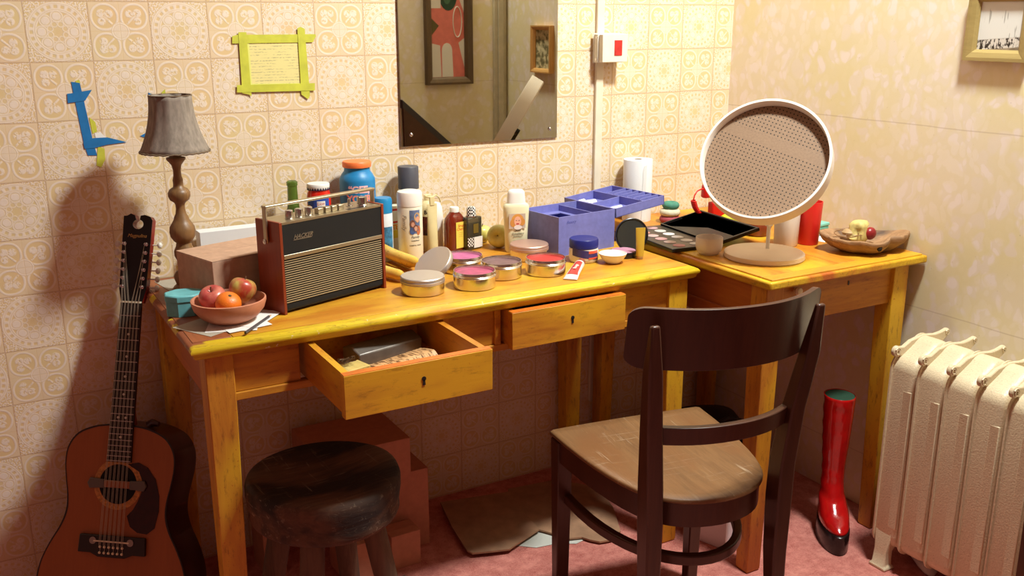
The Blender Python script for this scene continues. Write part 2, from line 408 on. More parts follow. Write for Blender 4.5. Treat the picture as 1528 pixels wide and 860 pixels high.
O('apron', loc_(MB().box(.20, 1.27, -.045, -.025, ZA0, ZA1), t0), PINE_X, tb)
O('apron', loc_(MB().box(.142, .165, -.49, -.08, ZA0, ZA1), t0), PINE_Y, tb)
O('apron', loc_(MB().box(1.29, 1.315, -.49, -.08, ZA0, ZA1), t0), PINE_Y, tb)
for (a, b, c, d, sx, sy) in ((.135, .190, -.54, -.485, 1, 1), (1.268, 1.325, -.54, -.485, -1, 1), (.135, .19, -.075, -.02, 1, -1), (1.268, 1.325, -.075, -.02, -1, -1)):
    O('leg', loc_(leg(a, b, c, d, ZA1, sx, sy, .012), t0), PINE_Z, tb, bevel=.002)
def drawer(parent, x0, x1, yf, yb, z0, z1, org):
    d = O('drawer', loc_(MB().box(x0, x1, yf, yf+.020, z0, z1), org), PINE_X, parent, bevel=.001); d['label'] = 'ochre drawer front with a keyhole'
    s_ = O('drawer_box', loc_(MB().box(x0+.004, x0+.018, yf+.02, yb, z0+.004, z1-.001).box(x1-.018, x1-.004, yf+.02, yb, z0+.004, z1-.001)
      .box(x0+.018, x1-.018, yb-.012, yb, z0+.01, z1-.012).box(x0+.018, x1-.018, yf+.02, yb-.012, z0+.01, z0+.016), org), YEL_TOP_Y, d)
    O('drawer_lip', loc_(MB().box(x0+.001, x1-.001, yf+.001, yf+.019, z1, z1+.0012), org), plain((232, 120, 30), .5, vary=.2, name='orange_edge'), d)
    k = MB(); k.prism([(.0045*cos(2*pi*i/16), .0045*sin(2*pi*i/16)+.004) for i in range(16)], 0, .0012); k.prism([(-.002, .002), (-.003, -.009), (.003, -.009), (.002, .002)], 0, .0012)
    O('keyhole', loc_(art(k, upright(((x0+x1)/2+.005, yf-.0002, (z0+z1)/2+.005))), org), plain((26, 14, 8), .6, name='keyhole_dark'), d)
    return d
D1 = (.333, .643, -.765, -.43, .648, .7335)
drawer(tb, *D1, t0)
drawer(tb, .795, 1.105, -.578, -.25, .647, .7335, t0)

tr = E('side_table', 'ochre painted wooden table with a plank top in the room corner', 'table', (1.362, -.785, 0))
r0 = tr.location.copy(); rx0, rx1, ry0, ry1 = 1.362, 1.908, -.786, -.006
O('edge_moulding', loc_(MB().box(rx0, rx1, ry0, ry1, HR-.024, HR-.004), r0), YEL_EDGE_Y, tr, bevel=.005, seg=3)
for (a, b) in ((rx0+.012, 1.63), (1.632, rx1-.012)):
    O('tabletop_plank', loc_(MB().box(a, b, ry0+.045, ry1, HR-.015, HR), r0), YEL_TOP_Y, tr, bevel=.0012)
O('tabletop_plank', loc_(MB().box(rx0+.012, rx1-.012, ry0+.008, ry0+.0435, HR-.015, HR), r0), YEL_TOP_X, tr, bevel=.0012)
za, zb = .640, HR-.026
O('apron', loc_(MB().box(1.425, 1.82, -.752, -.732, za+.012, zb), r0), PINE_X, tr, bevel=.001)
O('apron', loc_(MB().box(1.385, 1.405, -.71, -.08, za+.03, zb), r0), PINE_Y, tr)
O('stretcher', loc_(MB().box(1.38, 1.41, -.71, -.08, za-.004, za+.03), r0), PINE_Y, tr, bevel=.002)
O('apron', loc_(MB().box(1.845, 1.86, -.71, -.08, za, zb), r0), PINE_Y, tr)
O('apron', loc_(MB().box(1.425, 1.82, -.05, -.03, za, zb), r0), PINE_X, tr)
for (a, b, c, d, sx, sy) in ((1.374, 1.428, -.764, -.712, 1, 1), (1.815, 1.868, -.764, -.712, -1, 1), (1.40, 1.45, -.075, -.025, 1, -1), (1.815, 1.868, -.075, -.025, -1, -1)):
    O('leg', loc_(leg(a, b, c, d, zb, sx, sy, .010), r0), PINE_Z, tr, bevel=.002)
O('keyhole', loc_(art(disc2(0, 0, .003, .006, .001), upright((1.66, -.7525, .727))), r0), plain((60, 40, 25), .5, name='keyhole_brass'), tr)
O('drawer_knob', loc_(art(MB().lathe([(.004, 0), (.005, .006), (.009, .009), (.011, .014), (.008, .019), (0, .021)], 20), Matrix.Translation((1.43+.045, -.752, .735)) @ Matrix.Rotation(pi/2, 4, 'X')), r0), plain((214, 198, 160), .3, name='bone'), tr, smooth=40)

# ------------------------------------------------------------------ chair
ch = E('dining_chair', 'dark brown bentwood chair with a scuffed seat facing the tables', 'chair', (1.025, -.853, 0), -.154)
zs = .46
def bez(p0, p1, p2, n):
    return [tuple((1-t)**2*a + 2*t*(1-t)*b + t*t*c for a, b, c in zip(p0, p1, p2)) for t in [i/n for i in range(n+1)]]
outline = bez((-.188, .196), (0, .206), (.188, .196), 8)+[(.196, .19)]
outline += bez((.196, .18), (.185, -.04), (.150, -.125), 6)[1:]
outline += bez((.150, -.125), (.115, -.222), (0, -.226), 9)[1:]
half = outline[9:]
outline2 = outline + [(-x, y) for (x, y) in reversed(half[:-1])]
def inset(poly, d):
    cx = sum(p[0] for p in poly)/len(poly); cy = sum(p[1] for p in poly)/len(poly); o = []
    for (x, y) in poly:
        L_ = sqrt((x-cx)**2+(y-cy)**2); o.append((x-(x-cx)/L_*d, y-(y-cy)/L_*d))
    return o
seat = MB(); rings = []
for d, z in ((.006, zs-.012), (0, zs-.009), (0, zs-.003), (.003, zs), (.03, zs-.001), (.07, zs-.004), (.12, zs-.006)):
    rings.append([(x, y, z) for x, y in inset(outline2, d)])
seat.loft(rings); O('seat', seat, SEATW, ch, smooth=60)
fr = MB(); rings = []
for d, z in ((.006, zs-.0125), (.006, zs-.062), (.026, zs-.062), (.026, zs-.0125)): rings.append([(x, y, z) for x, y in inset(outline2, d)])
fr.loft(rings, closed=True); O('seat_frame', fr, DARKCHAIR, ch, smooth=45)
for sg in (-1, 1):
    f = MB(); a = Vector((sg*.177, .165, 0))
    f.hexa([(a.x-.014, a.y-.014, 0), (a.x+.014, a.y-.014, 0), (a.x+.014, a.y+.014, 0), (a.x-.014, a.y+.014, 0)],
           [(a.x-.019, a.y-.021, zs-.013), (a.x+.019, a.y-.021, zs-.013), (a.x+.019, a.y+.021, zs-.013), (a.x-.019, a.y+.021, zs-.013)])
    O('leg', f, DARKCHAIR, ch, bevel=.003)
    pts = [(sg*.150, -.215, 0), (sg*.150, -.205, .15), (sg*.148, -.197, .3), (sg*.149, -.195, .42), (sg*.151, -.195, .5), (sg*.160, -.205, .62), (sg*.170+(.006 if sg > 0 else 0), -.220, .74), (sg*.176+(.006 if sg > 0 else 0), -.232, .835 if sg < 0 else .838)]
    wd = [.012, .014, .0165, .0175, .0175, .0165, .015, .009]; dp = [.012, .015, .020, .023, .022, .018, .0145, .006]
    b = MB().strip(pts, lambda i: (wd[i], 0, 0), lambda i: (0, dp[i], 0))
    O('back_leg', b, DARKCHAIR, ch, bevel=.004)
# curved top rest
def arc_bar(parent, name, xw, y_end, y_mid, z0, z1, th, n=22, mat=DARKCHAIR, tilt=0, round_end=0, sag=0):
    rings = []
    for i in range(n+1):
        t = sin(pi/2*(-1+2*i/n)); x = xw*t; y = y_mid+(y_end-y_mid)*(abs(t)**2.2); e = 0
        if round_end: e = round_end*(1-sqrt(max(0, 1-max(0, (abs(t)-.86)/.14)**2)))
        s_ = sag*(1-t*t)
        tx, ty = 1, 2.2*(y_end-y_mid)*abs(t)**1.2*(1 if t > 0 else -1)/xw; L_ = sqrt(tx*tx+ty*ty); nx, ny = -ty/L_, tx/L_
        za_, zb_ = z0+e-s_, z1-e-s_
        rings.append([(x-nx*th/2, y-ny*th/2+0, za_), (x+nx*th/2, y+ny*th/2, za_), (x+nx*th/2, y+ny*th/2-tilt, zb_), (x-nx*th/2, y-ny*th/2-tilt, zb_)])
    return O(name, MB().loft(rings), mat, parent, bevel=.0028, smooth=35)
bk = arc_bar(ch, 'backrest', .212, -.150, -.234, .733, .855, .012, tilt=.012, round_end=.022, n=40); bk.location = (.019, 0, 0)
arc_bar(ch, 'back_slat', .150, -.190, -.232, .585, .622, .016, tilt=.004)
# bentwood stretcher hoop
hp = []
for i in range(25):
    a = pi*i/24; hp.append((.168*cos(a), .150-.335*sin(a)**.8, .305))
O('stretcher', MB().strip(hp, lambda i: (Vector((cos(pi*i/24), -sin(pi*i/24), 0))*.0095), lambda i: (0, 0, .011)), DARKCHAIR, ch, bevel=.003)

# ------------------------------------------------------------------ stool
st = E('wooden_stool', 'dark weathered round wooden stool with a dished seat and splayed legs', 'stool', (.352, -.56, 0), .1)
seatp = [(0, .437), (.04, .437), (.09, .443), (.128, .451), (.150, .452), (.157, .449), (.160, .440), (.160, .42), (.157, .40), (.155, .385), (.156, .372), (.152, .362), (.13, .358), (0, .358)]
mb = MB(); n = 56; rings = []
for (r, z) in seatp:
    rings.append([((r if r > 0 else .001)*(1+.012*sin(3*2*pi*k/n)+.006*sin(7*2*pi*k/n))*cos(2*pi*k/n), (r if r > 0 else .001)*(1+.012*sin(3*2*pi*k/n))*sin(2*pi*k/n), z) for k in range(n)])
mb.loft(rings); O('seat', mb, STOOLW, st, smooth=60)
for a in (-28, 62, 152, 242):
    a = radians(a-14); p0 = Vector((cos(a)*.095, sin(a)*.095, .356)); p1 = Vector((cos(a)*.165, sin(a)*.165, 0))
    O('leg', MB().tube([p1+(p0-p1)*(k/6) for k in range(7)], [.018, .021, .023, .024, .025, .025, .025], 14), STOOLL, st, smooth=50)

# ------------------------------------------------------------------ radiator
CREAM = N('cream_radiator_enamel'); v = CREAM.coord()
CREAM.base(CREAM.mix(CREAM.M('MULTIPLY', CREAM.ramp(CREAM.noise(v, 240, 3), .58, .72), .45), (216, 198, 164), (150, 128, 92))); CREAM.set(Roughness=.38); CREAM.bump(CREAM.noise(v, 260, 3), .7, .0012); CREAM = CREAM.m
rad = E('cast_iron_radiator', 'cream enamelled cast iron column radiator standing by the right wall', 'radiator', (1.79, -1.08, 0))
X0, X1, ZB, ZT = 1.695-1.79, 1.885-1.79, .06, .590
def rsec(yc, first=False):
    # closed outline in x-z, inset profile in y: a lens shaped section with seam rib
    def out(ins, rise):
        x0, x1, zb, zt = X0+ins, X1-ins, ZB+ins, ZT-ins
        pts = []
        def arc(cx, cz, rx, rz, a0, a1, n):
            for i in range(n+1):
                a = radians(a0+(a1-a0)*i/n); pts.append((cx+rx*cos(a), cz+rz*sin(a)))
        rb = .035; xm = (x0+x1)/2
        arc(x0+rb, zb+rb, rb, rb, 180, 270, 5)
        arc(x1-rb, zb+rb, rb, rb, 270, 360, 5)
        arc(x1-.05, zt-.055, .05, .04, 0, 60, 4)
        arc(xm, zt-.05, .052, .066, 50, 130, 8)
        arc(x0+.05, zt-.055, .05, .04, 120, 180, 4)
        return pts
    rings = []
    for (dy, ins) in ((-.0380, .014), (-.037, .007), (-.032, .002), (-.02, 0), (.012, 0), (.0245, .0005), (.0255, -.0045), (.0295, -.0045), (.0305, .002), (.036, .006), (.0380, .014)):
        rings.append([(x, yc+dy, z) for x, z in out(ins, 0)])
    return MB().loft(rings)
for i in range(7):
    yc = -.907-.0775*i+1.08
    sec = O('radiator_section', rsec(yc), CREAM, rad, smooth=50)
    yl_ = yc+.024; xm_ = (X0+X1)/2
    arcp = lambda cx, cz, rr, a0, a1, n: [(cx+rr*cos(radians(a0+(a1-a0)*k/n)), cz+rr*sin(radians(a0+(a1-a0)*k/n))) for k in range(n+1)]
    fx_, fz_, rx_, rz_ = X0+.004, ZT-.010, X1-.006, ZT+.010
    crest = arcp(fx_, fz_, .0135, 200, 50, 8)+[(X0+.026, ZT-.001), (X0+.05, ZT+.011), (xm_, ZT+.0185), (X1-.05, ZT+.013), (X1-.028, ZT+.015)]
    crest += arcp(rx_, rz_, .0105, 120, -80, 8)+[(X1-.02, ZT-.012), (xm_, ZT-.02), (X0+.03, ZT-.03)]+arcp(fx_, fz_, .0135, -60, -140, 4)
    nC = len(crest); cm_ = MB()
    cm_.add([(x, yl_-.005, z) for x, z in crest]+[(x, yl_+.006, z) for x, z in crest], [tuple(range(nC)), tuple(range(2*nC-1, nC-1, -1))]+[(k, (k+1)%nC, (k+1)%nC+nC, k+nC) for k in range(nC)])
    O('scroll_crest', cm_, CREAM, sec, bevel=.0025)
    for (qx, qz, qr) in ((fx_, fz_, .0135), (rx_, rz_, .0105)):
        sc_ = MB().tube([(qx+(qr-.0035-.00028*k*qr/.0135)*cos(radians(150-k*26)), yl_-.0055, qz+(qr-.0035-.00028*k*qr/.0135)*sin(radians(150-k*26))) for k in range(22)], .0022, 6, up=(0, 1, 0))
        O('scroll_curl', sc_, CREAM, sec, smooth=60)
    # raised fillet panel on the front and rear column
    pn = MB(); pn.box(X0-.0003, X0+.004, yc-.035, yc-.010, ZB+.06, ZT-.10)
    O('fillet', pn, CREAM, sec, bevel=.002)
for (yc, nm) in ((-.907+1.08, 0), (-.907-.0775*6+1.08, 1)):
    for xx in (X0, X1):
        s_ = 1 if xx == X0 else -1
        ft = MB().loft([[(xx+s_*a-.0, yc-wd/2, z), (xx+s_*b, yc-wd/2, z), (xx+s_*b, yc+wd/2, z), (xx+s_*a, yc+wd/2, z)] for (a, b, wd, z) in ((-.012, .026, .05, 0), (-.012, .026, .05, .007), (-.008, .020, .040, .012), (-.006, .022, .036, .05), (0, .06, .05, .10), (.004, .08, .05, .13))])
        O('foot', ft, CREAM, rad, bevel=.003)
pts = [(.02, -.95+1.08, .11), (.02, -1.4+1.08, .11)]

# ------------------------------------------------------------------ wall things
gl = E('wall_mirror', 'frameless rectangular mirror screwed to the patterned wall', 'mirror', (1.028, 0, 1.036))
ms = N('mirror_glass'); ms.set(Metallic=1, Roughness=.015); v = ms.coord()
ms.base(ms.mix(ms.M('MULTIPLY', ms.ramp(ms.noise(v, 300, 2), .66, .74), .3), (176, 172, 158), (214, 206, 190))); 
q = [(.787-1.028, .002), (1.2695-1.028, -.002), (1.268-1.028, .62), (.790-1.028, .62)]
O('glass', art(MB().prism([(a, b) for a, b in q], .001, .006), Matrix.Rotation(pi/2, 4, 'X')), ms.m, gl, bevel=.0006)
for (x, z) in ((.817-1.028, .032), (1.245-1.028, .024), (.817-1.028, .59), (1.245-1.028, .59)):
    O('screw', art(MB().lathe([(.0055, 0), (.0055, .001), (.004, .003), (0, .004)], 18), Matrix.Translation((x, -.006, z)) @ Matrix.Rotation(pi/2, 4, 'X')), STEEL, gl, smooth=50)

TY = plain((206, 206, 66), .6, vary=.1, scale=30, name='yellow_tape'); TY2 = plain((222, 220, 120), .6, name='yellow_tape_pale'); TB = plain((22, 116, 180), .55, vary=.1, scale=40, name='blue_tape')
def wq(parent, name, pix, y, mat, t=.0006, org=(0,0,0)):
    pts = [ony(px, py, 0) for px, py in pix]
    mb = MB(); n = len(pts)
    mb.add([(p.x-org[0], y-org[1], p.z-org[2]) for p in pts]+[(p.x-org[0], y-t-org[1], p.z-org[2]) for p in pts], [tuple(range(n)), tuple(range(2*n-1, n-1, -1))]+[(i, (i+1)%n, (i+1)%n+n, i+n) for i in range(n)])
    return O(name, mb, mat, parent)
og = (.47, 0, 1.2)
nt = E('taped_note', 'sheet of lined notes fixed to the wall with a frame of yellow tape', 'note', og)
pm = N('lined_note_paper'); v = pm.coord(); sp = pm.n('ShaderNodeSeparateXYZ'); pm.L(v, sp.inputs[0])
row = pm.M('FRACT', pm.M('MULTIPLY', sp.outputs[2], 150)); ink = pm.M('MULTIPLY', pm.ramp(row, .62, .66), pm.ramp(pm.noise(pm.mapping(v, (1, 1, 3)), 180, 2), .44, .56))
band_ = pm.ramp(pm.noise(pm.mapping(v, (.5, 1, 3)), 40, 2), .42, .55)
pm.base(pm.mix(pm.M('MULTIPLY', pm.M('MULTIPLY', ink, band_), .55), (226, 212, 142), (130, 120, 100))); pm.set(Roughness=.7)
wq(nt, 'paper', [(367, 60), (452, 59), (455, 131), (372, 133)], -.0006, pm.m, org=og)
o = wq(nt, 'inner_tape', [(364, 57), (454, 56), (454, 63), (364, 64)], -.0014, TY2, org=og)
wq(nt, 'inner_tape', [(364, 57), (371, 57), (376, 131), (369, 131)], -.0012, TY2, org=og)
wq(nt, 'inner_tape', [(445, 57), (452, 57), (456, 129), (449, 129)], -.0012, TY2, org=og)
wq(nt, 'inner_tape', [(368, 125), (458, 124), (458, 130), (368, 131)], -.0014, TY2, org=og)
wq(nt, 'tape', [(346, 54), (353, 52), (470, 51), (471, 54), (466, 63), (346, 65)], -.0022, TY, org=og)
wq(nt, 'tape', [(355, 48), (367, 48), (375, 144), (371, 141), (361, 139)], -.0030, TY, org=og)
wq(nt, 'tape', [(443, 42), (448, 40), (454, 43), (462, 143), (459, 148), (449, 141)], -.0030, TY, org=og)
wq(nt, 'tape', [(353, 127), (469, 124), (469, 135), (353, 138)], -.0038, TY, org=og)
og = (.02, 0, 1.05)
bt = E('torn_blue_tape', 'torn strips of blue tape left on the wall beside the lamp', 'tape', og)
wq(bt, 'tape', [(106, 122), (119, 124), (124, 145), (139, 212), (145, 232), (131, 232), (125, 214), (112, 152)], -.0006, TB, org=og)
wq(bt, 'tape', [(100, 140), (108, 139), (137, 134), (132, 142), (127, 150), (101, 154)], -.0014, TB, org=og)
wq(bt, 'tape', [(124, 213), (139, 206), (160, 205), (189, 212), (160, 216), (140, 221), (126, 222)], -.0014, TB, org=og)
wq(bt, 'yellow_tape', [(133, 175), (142, 182), (145, 196), (138, 200)], -.0004, TY, org=og)
wq(bt, 'yellow_tape', [(146, 218), (156, 222), (157, 238), (151, 250), (144, 247)], -.0004, TY, org=og)
wq(bt, 'yellow_tape', [(112, 121), (118, 119), (120, 124), (114, 124)], -.0002, TY, org=og)
wq(bt, 'paper_scrap', [(141, 199), (150, 197), (158, 206), (143, 207)], -.0002, PAPER, org=og)
og = (.2, 0, 1.15)
b2 = E('torn_blue_tape', 'small torn corners of blue tape behind the lampshade', 'tape', og)
wq(b2, 'tape', [(221, 138), (237, 146), (223, 149)], -.0008, TB, org=og)
wq(b2, 'tape', [(209, 203), (222, 196), (222, 207)], -.0008, TB, org=og)
wq(b2, 'yellow_tape', [(241, 138), (246, 133), (248, 146), (242, 146)], -.0008, TY, org=og)

# conduit and fuse switch
S('trim_2', MB().box(1.398, 1.423, -.011, 0, .2, 2.6), plain((232, 220, 196), .4, vary=.05, scale=20, name='cream_trunking'), bevel=.002)
sw = E('isolator_switch', 'cream wall switch box with a red marker fixed over the trunking', 'switch', (1.43, 0, 1.28))
SWM = plain((232, 224, 204), .4, vary=.04, scale=40, name='cream_switch')
O('back_plate', MB().box(-.046, .046, -.014, -.0115, -.041, .041), SWM, sw, bevel=.001)
O('body', MB().box(-.045, .045, -.034, -.014, -.040, .040), SWM, sw, bevel=.003)
O('cover', MB().box(-.042, .044, -.054, -.036, -.038, .038).box(-.038, .038, -.036, -.034, -.034, .034), SWM, sw, bevel=.003)
O('marker', MB().box(-.002, .024, -.0555, -.054, -.020, .022), plain((206, 44, 38), .5, vary=.15, scale=60, name='red_marker'), sw)
for z in (.03, -.03): O('screw', art(MB().lathe([(.004, 0), (.004, .002), (0, .003)], 14), Matrix.Translation((-.046, -.03, z)) @ Matrix.Rotation(-pi/2, 4, 'Y')), STEEL, sw)

def framed(name, label, loc, w_, h_, fw, fd, face, fm, picm, round_in=0):
    "picture frame centred at loc; face rot about z so it faces into the room"
    e = E(name, label, 'picture', loc, face)
    f = MB(); a, b = w_/2, h_/2
    prof = [(0, 0), (0, fd), (fw*.3, fd), (fw*.75, fd*.8), (fw, fd*.45), (fw, .002), (fw*.5, 0)]
    rings = []
    for (ins, d) in prof:
        rings.append([(-a+ins, -b+ins, d), (a-ins, -b+ins, d), (a-ins, b-ins, d), (-a+ins, b-ins, d)])
    mb = MB().loft(rings, closed=True)
    O('frame', art(mb, Matrix.Rotation(pi/2, 4, 'X')), fm, e)
    p = MB().box(-a+fw*.8, a-fw*.8, -.005, -.002, -b+fw*.8, b-fw*.8)
    return e, O('picture', p, picm, e)
pm = N('faded_street_photograph'); v = pm.coord(); sp = pm.n('ShaderNodeSeparateXYZ'); pm.L(v, sp.inputs[0])
z = sp.outputs[2]; nz = pm.noise(pm.mapping(v, (1, 1, 2)), 60, 4)
zz = pm.M('ADD', z, pm.M('MULTIPLY', sp.outputs[0], -.08))
sky = pm.ramp(zz, -.030, -.027); build = pm.M('MULTIPLY', pm.ramp(zz, -.052, -.050), pm.M('SUBTRACT', 1, sky))
bc = pm.mix(pm.ramp(pm.noise(pm.mapping(v, (2.4, 1, 1)), 90, 2), .44, .5), (52, 42, 36), (214, 208, 198))
gr = pm.mix(pm.ramp(nz, .3, .7), (120, 104, 84), (176, 160, 138))
c = pm.mix(build, gr, bc); wires = pm.M('MULTIPLY', pm.ramp(pm.noise(pm.mapping(v, (1, 1, .12)), 160, 1), .66, .70), .6)
c = pm.mix(sky, c, pm.mix(wires, (222, 222, 216), (120, 116, 108))); pm.base(c); pm.set(Roughness=.35)
FR_OLIVE = wood('olive_gold_frame', (142, 122, 72), (170, 148, 92), 'x', 1, .45, 60)
framed('framed_photograph', 'olive wooden frame with a faded street photograph on the right wall', (XR-.0, -.905, 1.345), .160, .160, .026, .018, -pi/2, FR_OLIVE, pm.m)
pm2 = N('faded_garden_print'); v = pm2.coord(); pm2.base(pm2.mix(pm2.ramp(pm2.noise(v, 45, 5), .42, .58), (110, 106, 70), (216, 208, 168))); pm2.set(Roughness=.5)
framed('framed_print', 'small light wooden frame with a faded garden print seen in the mirror', (XR-.0, -1.123, 1.238), .150, .188, .018, .022, -pi/2, wood('pale_oak_frame', (190, 140, 80), (220, 172, 104), 'z', 1, .4, 60), pm2.m)
e, pic = framed('abstract_painting', 'dark framed pink, white and green abstract painting seen in the mirror', (1.629, YF, 1.40), .214, .62, .030, .03, pi, wood('dark_bronze_frame', (74, 56, 38), (110, 86, 56), 'z', 1, .4, 60), plain((232, 128, 116), .6, vary=.08, name='pink_canvas'))
def pshape(nm, mb, col): O(nm, art(mb, Matrix.Translation((0, -.0051, 0)) @ Matrix.Rotation(pi/2, 4, 'X')), plain(col, .6, name='canvas_colour'), pic)
# x as seen from inside the room; the mirror flips it
pshape('white_shape', MB().prism([(.077, -.09), (.077, .09), (.03, .09), (.03, -.015), (.077, -.015)][:0] or [(.030, .0), (.079, .0), (.079, .10), (.030, .10)], 0, .0006), (222, 216, 206))
pshape('green_shape', disc2(-.005, .055, .042, .065), (34, 66, 44)); pshape('green_core', disc2(.0, .05, .018, .034, .001), (70, 110, 80))
pshape('white_shape', MB().prism([(-.079, -.02), (-.055, .04), (-.045, .12), (-.079, .12)], 0, .0005), (222, 216, 206))
pshape('dark_shape', MB().prism([(.079, -.115), (.040, -.07), (.079, -.035)], 0, .0006), (96, 84, 40))
pshape('white_ring', MB().tube([(-.046+.020*cos(2*pi*i/28), -.055+.062*sin(2*pi*i/28), .001) for i in range(28)], .0022, 6, True), (228, 222, 210))
pshape('white_shape', MB().prism([(.079, -.279), (.032, -.279), (.036, -.15), (.079, -.14)], 0, .0005), (222, 216, 206))
pshape('white_shape', MB().prism([(.028, -.279)]+[(.004+.024*cos(pi*i/10), -.17+.03*sin(pi*i/10)) for i in range(11)]+[(-.024, -.279)], 0, .0005), (226, 222, 214))
pshape('white_shape', MB().prism([(-.079, -.25), (-.079, -.12), (-.05, -.14)], 0, .0005), (222, 216, 206))
sl = E('sloping_panel', 'dark brown panel with a sloping grey top edge seen in the mirror', 'panel', (1.64, YF+.012, 0))
pl = [(1.425-1.64, 0), (1.87-1.64, 0), (1.87-1.64, .60), (1.411-1.64, 1.0)]
O('board', art(MB().prism(pl, -.010, .010), Matrix.Rotation(pi/2, 4, 'X')), plain((92, 56, 34), .5, vary=.15, name='brown_board'), sl)
O('top_rail', art(MB().prism([(1.408-1.64, 1.0), (1.87-1.64, .60), (1.885-1.64, .618), (1.408-1.64, 1.035)], -.010, .022), Matrix.Rotation(pi/2, 4, 'X')), plain((62, 56, 56), .5, name='dark_grey_rail'), sl, bevel=.002)

# ------------------------------------------------------------------ lamp
lp = E('table_lamp', 'turned wooden table lamp with a grey fabric bell shade', 'lamp', (.189, -.159, HL))
LW = wood('turned_oak', (104, 74, 44), (146, 106, 62), 'z', 1.5, .42, 60, ((92, 66, 44), .5, .7))
z0 = HL
prof = [(0, 0), (.034, 0), (.036, .006), (.030, .014), (.024, .018), (.027, .026), (.029, .034), (.024, .042), (.015, .047), (.013, .058), (.019, .066), (.023, .074), (.023, .083), (.018, .092), (.016, .099), (.021, .103), (.0275, .113), (.029, .124), (.0275, .135), (.021, .146), (.017, .153), (.016, .158), (.012, .166), (.010, .178), (.0105, .188), (.013, .193), (.021, .199), (.0245, .208), (.0245, .216), (.020, .224), (.012, .229), (.011, .236), (.0115, .245), (.009, .255), (.0085, .268), (.011, .280), (.017, .288), (.021, .293), (.021, .297), (.008, .300), (.006, .33), (0, .33)]
prof = [(r_*.97, z_+.017*min(1, z_/.1)*(1-.5*max(0, min(1, (z_-.124)/.17)))) for r_, z_ in prof]
O('stem', MB().lathe(prof, 40), LW, lp, smooth=60)
SHM = N('grey_shade_fabric'); SHM.base(SHM.mix(SHM.ramp(SHM.noise(SHM.mapping(SHM.coord(), (1, 1, .3)), 120, 4), .3, .7), (120, 108, 96), (150, 136, 122))); SHM.set(Roughness=.9); SHM.bump(SHM.noise(SHM.coord(), 900, 2), .4, .0005)
n = 60; rings = []
for j in range(13):
    t = j/12; zz_ = .319+.120*t; r = .0437+.029*(1-t)**2.1
    rings.append([((r+.0012*cos(10*2*pi*k/n)*(1-t*.3))*cos(2*pi*k/n), (r+.0012*cos(10*2*pi*k/n)*(1-t*.3))*sin(2*pi*k/n), zz_) for k in range(n)])
shade = O('lamp_shade', MB().loft(rings, caps=False), SHM.m, lp, smooth=60, solid=.0018)
TR = plain((120, 98, 74), .8, vary=.2, scale=200, name='braid_trim')
O('braid', MB().tube([(.0730*cos(2*pi*k/60), .0730*sin(2*pi*k/60), .319+.0012*(k%2)) for k in range(60)], .0022, 6, True), TR, shade, smooth=60)
O('braid', MB().tube([(.0442*cos(2*pi*k/60), .0442*sin(2*pi*k/60), .439) for k in range(60)], .0014, 6, True), TR, shade, smooth=60)

# ------------------------------------------------------------------ guitar
phi = radians(-37)
def gpoint(): pass
gbase = Vector((-.088, -.295, 0)); lean = None
ghead = Vector((.118, -.045, .925))
gt = bpy.data.objects.new('acoustic_guitar', None); COL.objects.link(gt)
tag(gt, 'twelve string acoustic guitar leaning in the corner left of the long table', 'guitar')
Yv = (ghead-gbase).normalized(); nrm = Vector((-sin(radians(37)), -cos(radians(37)), 0)); nrm = (nrm - Yv*nrm.dot(Yv)).normalized(); Xv = Yv.cross(nrm)
mm = Matrix((Xv, Yv, nrm)).transposed().to_4x4(); mm.translation = gbase + nrm*.0
gt.matrix_world = mm
GL = (ghead-gbase).length
SPR = wood('amber_spruce_top', (140, 78, 36), (156, 88, 42), 'y', 1, .3, 90, None, .0001)
MAH = plain((66, 20, 12), .3, vary=.2, name='dark_mahogany'); MAHR = plain((140, 34, 24), .3, vary=.15, name='red_mahogany')
def gcurve():
    # half outline from bottom centre up to neck joint : (y, half width)
    P = [(0, 0), (.004, .07), (.02, .12), (.05, .163), (.09, .190), (.14, .200), (.19, .193), (.235, .172), (.275, .147), (.31, .134), (.345, .134), (.38, .141), (.42, .1465), (.455, .141), (.485, .117), (.502, .075), (.508, .035), (.509, 0)]
    o = []
    for i in range(len(P)-1):
        p0 = P[max(i-1, 0)]; p1 = P[i]; p2 = P[i+1]; p3 = P[min(i+2, len(P)-1)]
        for k in range(4):
            t = k/4
            o.append(tuple(.5*((2*b)+(-a+c)*t+(2*a-5*b+4*c-d)*t*t+(-a+3*b-3*c+d)*t**3) for a, b, c, d in zip(p0, p1, p2, p3)))
    o.append(P[-1]); return o
gc = gcurve(); gc = [(y, w_*.885) for y, w_ in gc]; outl = [(-w_, y) for y, w_ in gc] + [(w_, y) for y, w_ in reversed(gc[1:-1])]
def gs(d): return inset(outl, d)
O('body', MB().loft([[(x, y, z) for x, y in gs(d)] for d, z in ((.004, -.112), (0, -.108), (0, -.004))]), MAH, gt, smooth=40)
O('soundboard', MB().loft([[(x, y, z) for x, y in gs(d)] for d, z in ((.001, -.004), (.001, 0), (.002, .001))]), SPR, gt, smooth=40)
bd = MB().loft([[(x, y, z) for x, y in gs(d)] for d, z in ((-.0008, -.003), (-.0008, .0012), (.003, .0016), (.003, -.003))], closed=True)
O('binding', bd, plain((30, 18, 12), .3, name='dark_binding'), gt, smooth=40)
hy = .376
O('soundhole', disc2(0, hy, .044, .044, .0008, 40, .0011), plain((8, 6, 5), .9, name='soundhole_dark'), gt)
rs = MB(); nn = 48
rs.loft([[(r*cos(2*pi*k/nn), hy+r*sin(2*pi*k/nn), z) for k in range(nn)] for r, z in ((.0445, .0012), (.0445, .0022), (.057, .0022), (.057, .0012))], closed=True)
O('rosette', rs, plain((206, 140, 70), .35, vary=.3, scale=200, name='inlaid_rosette'), gt)
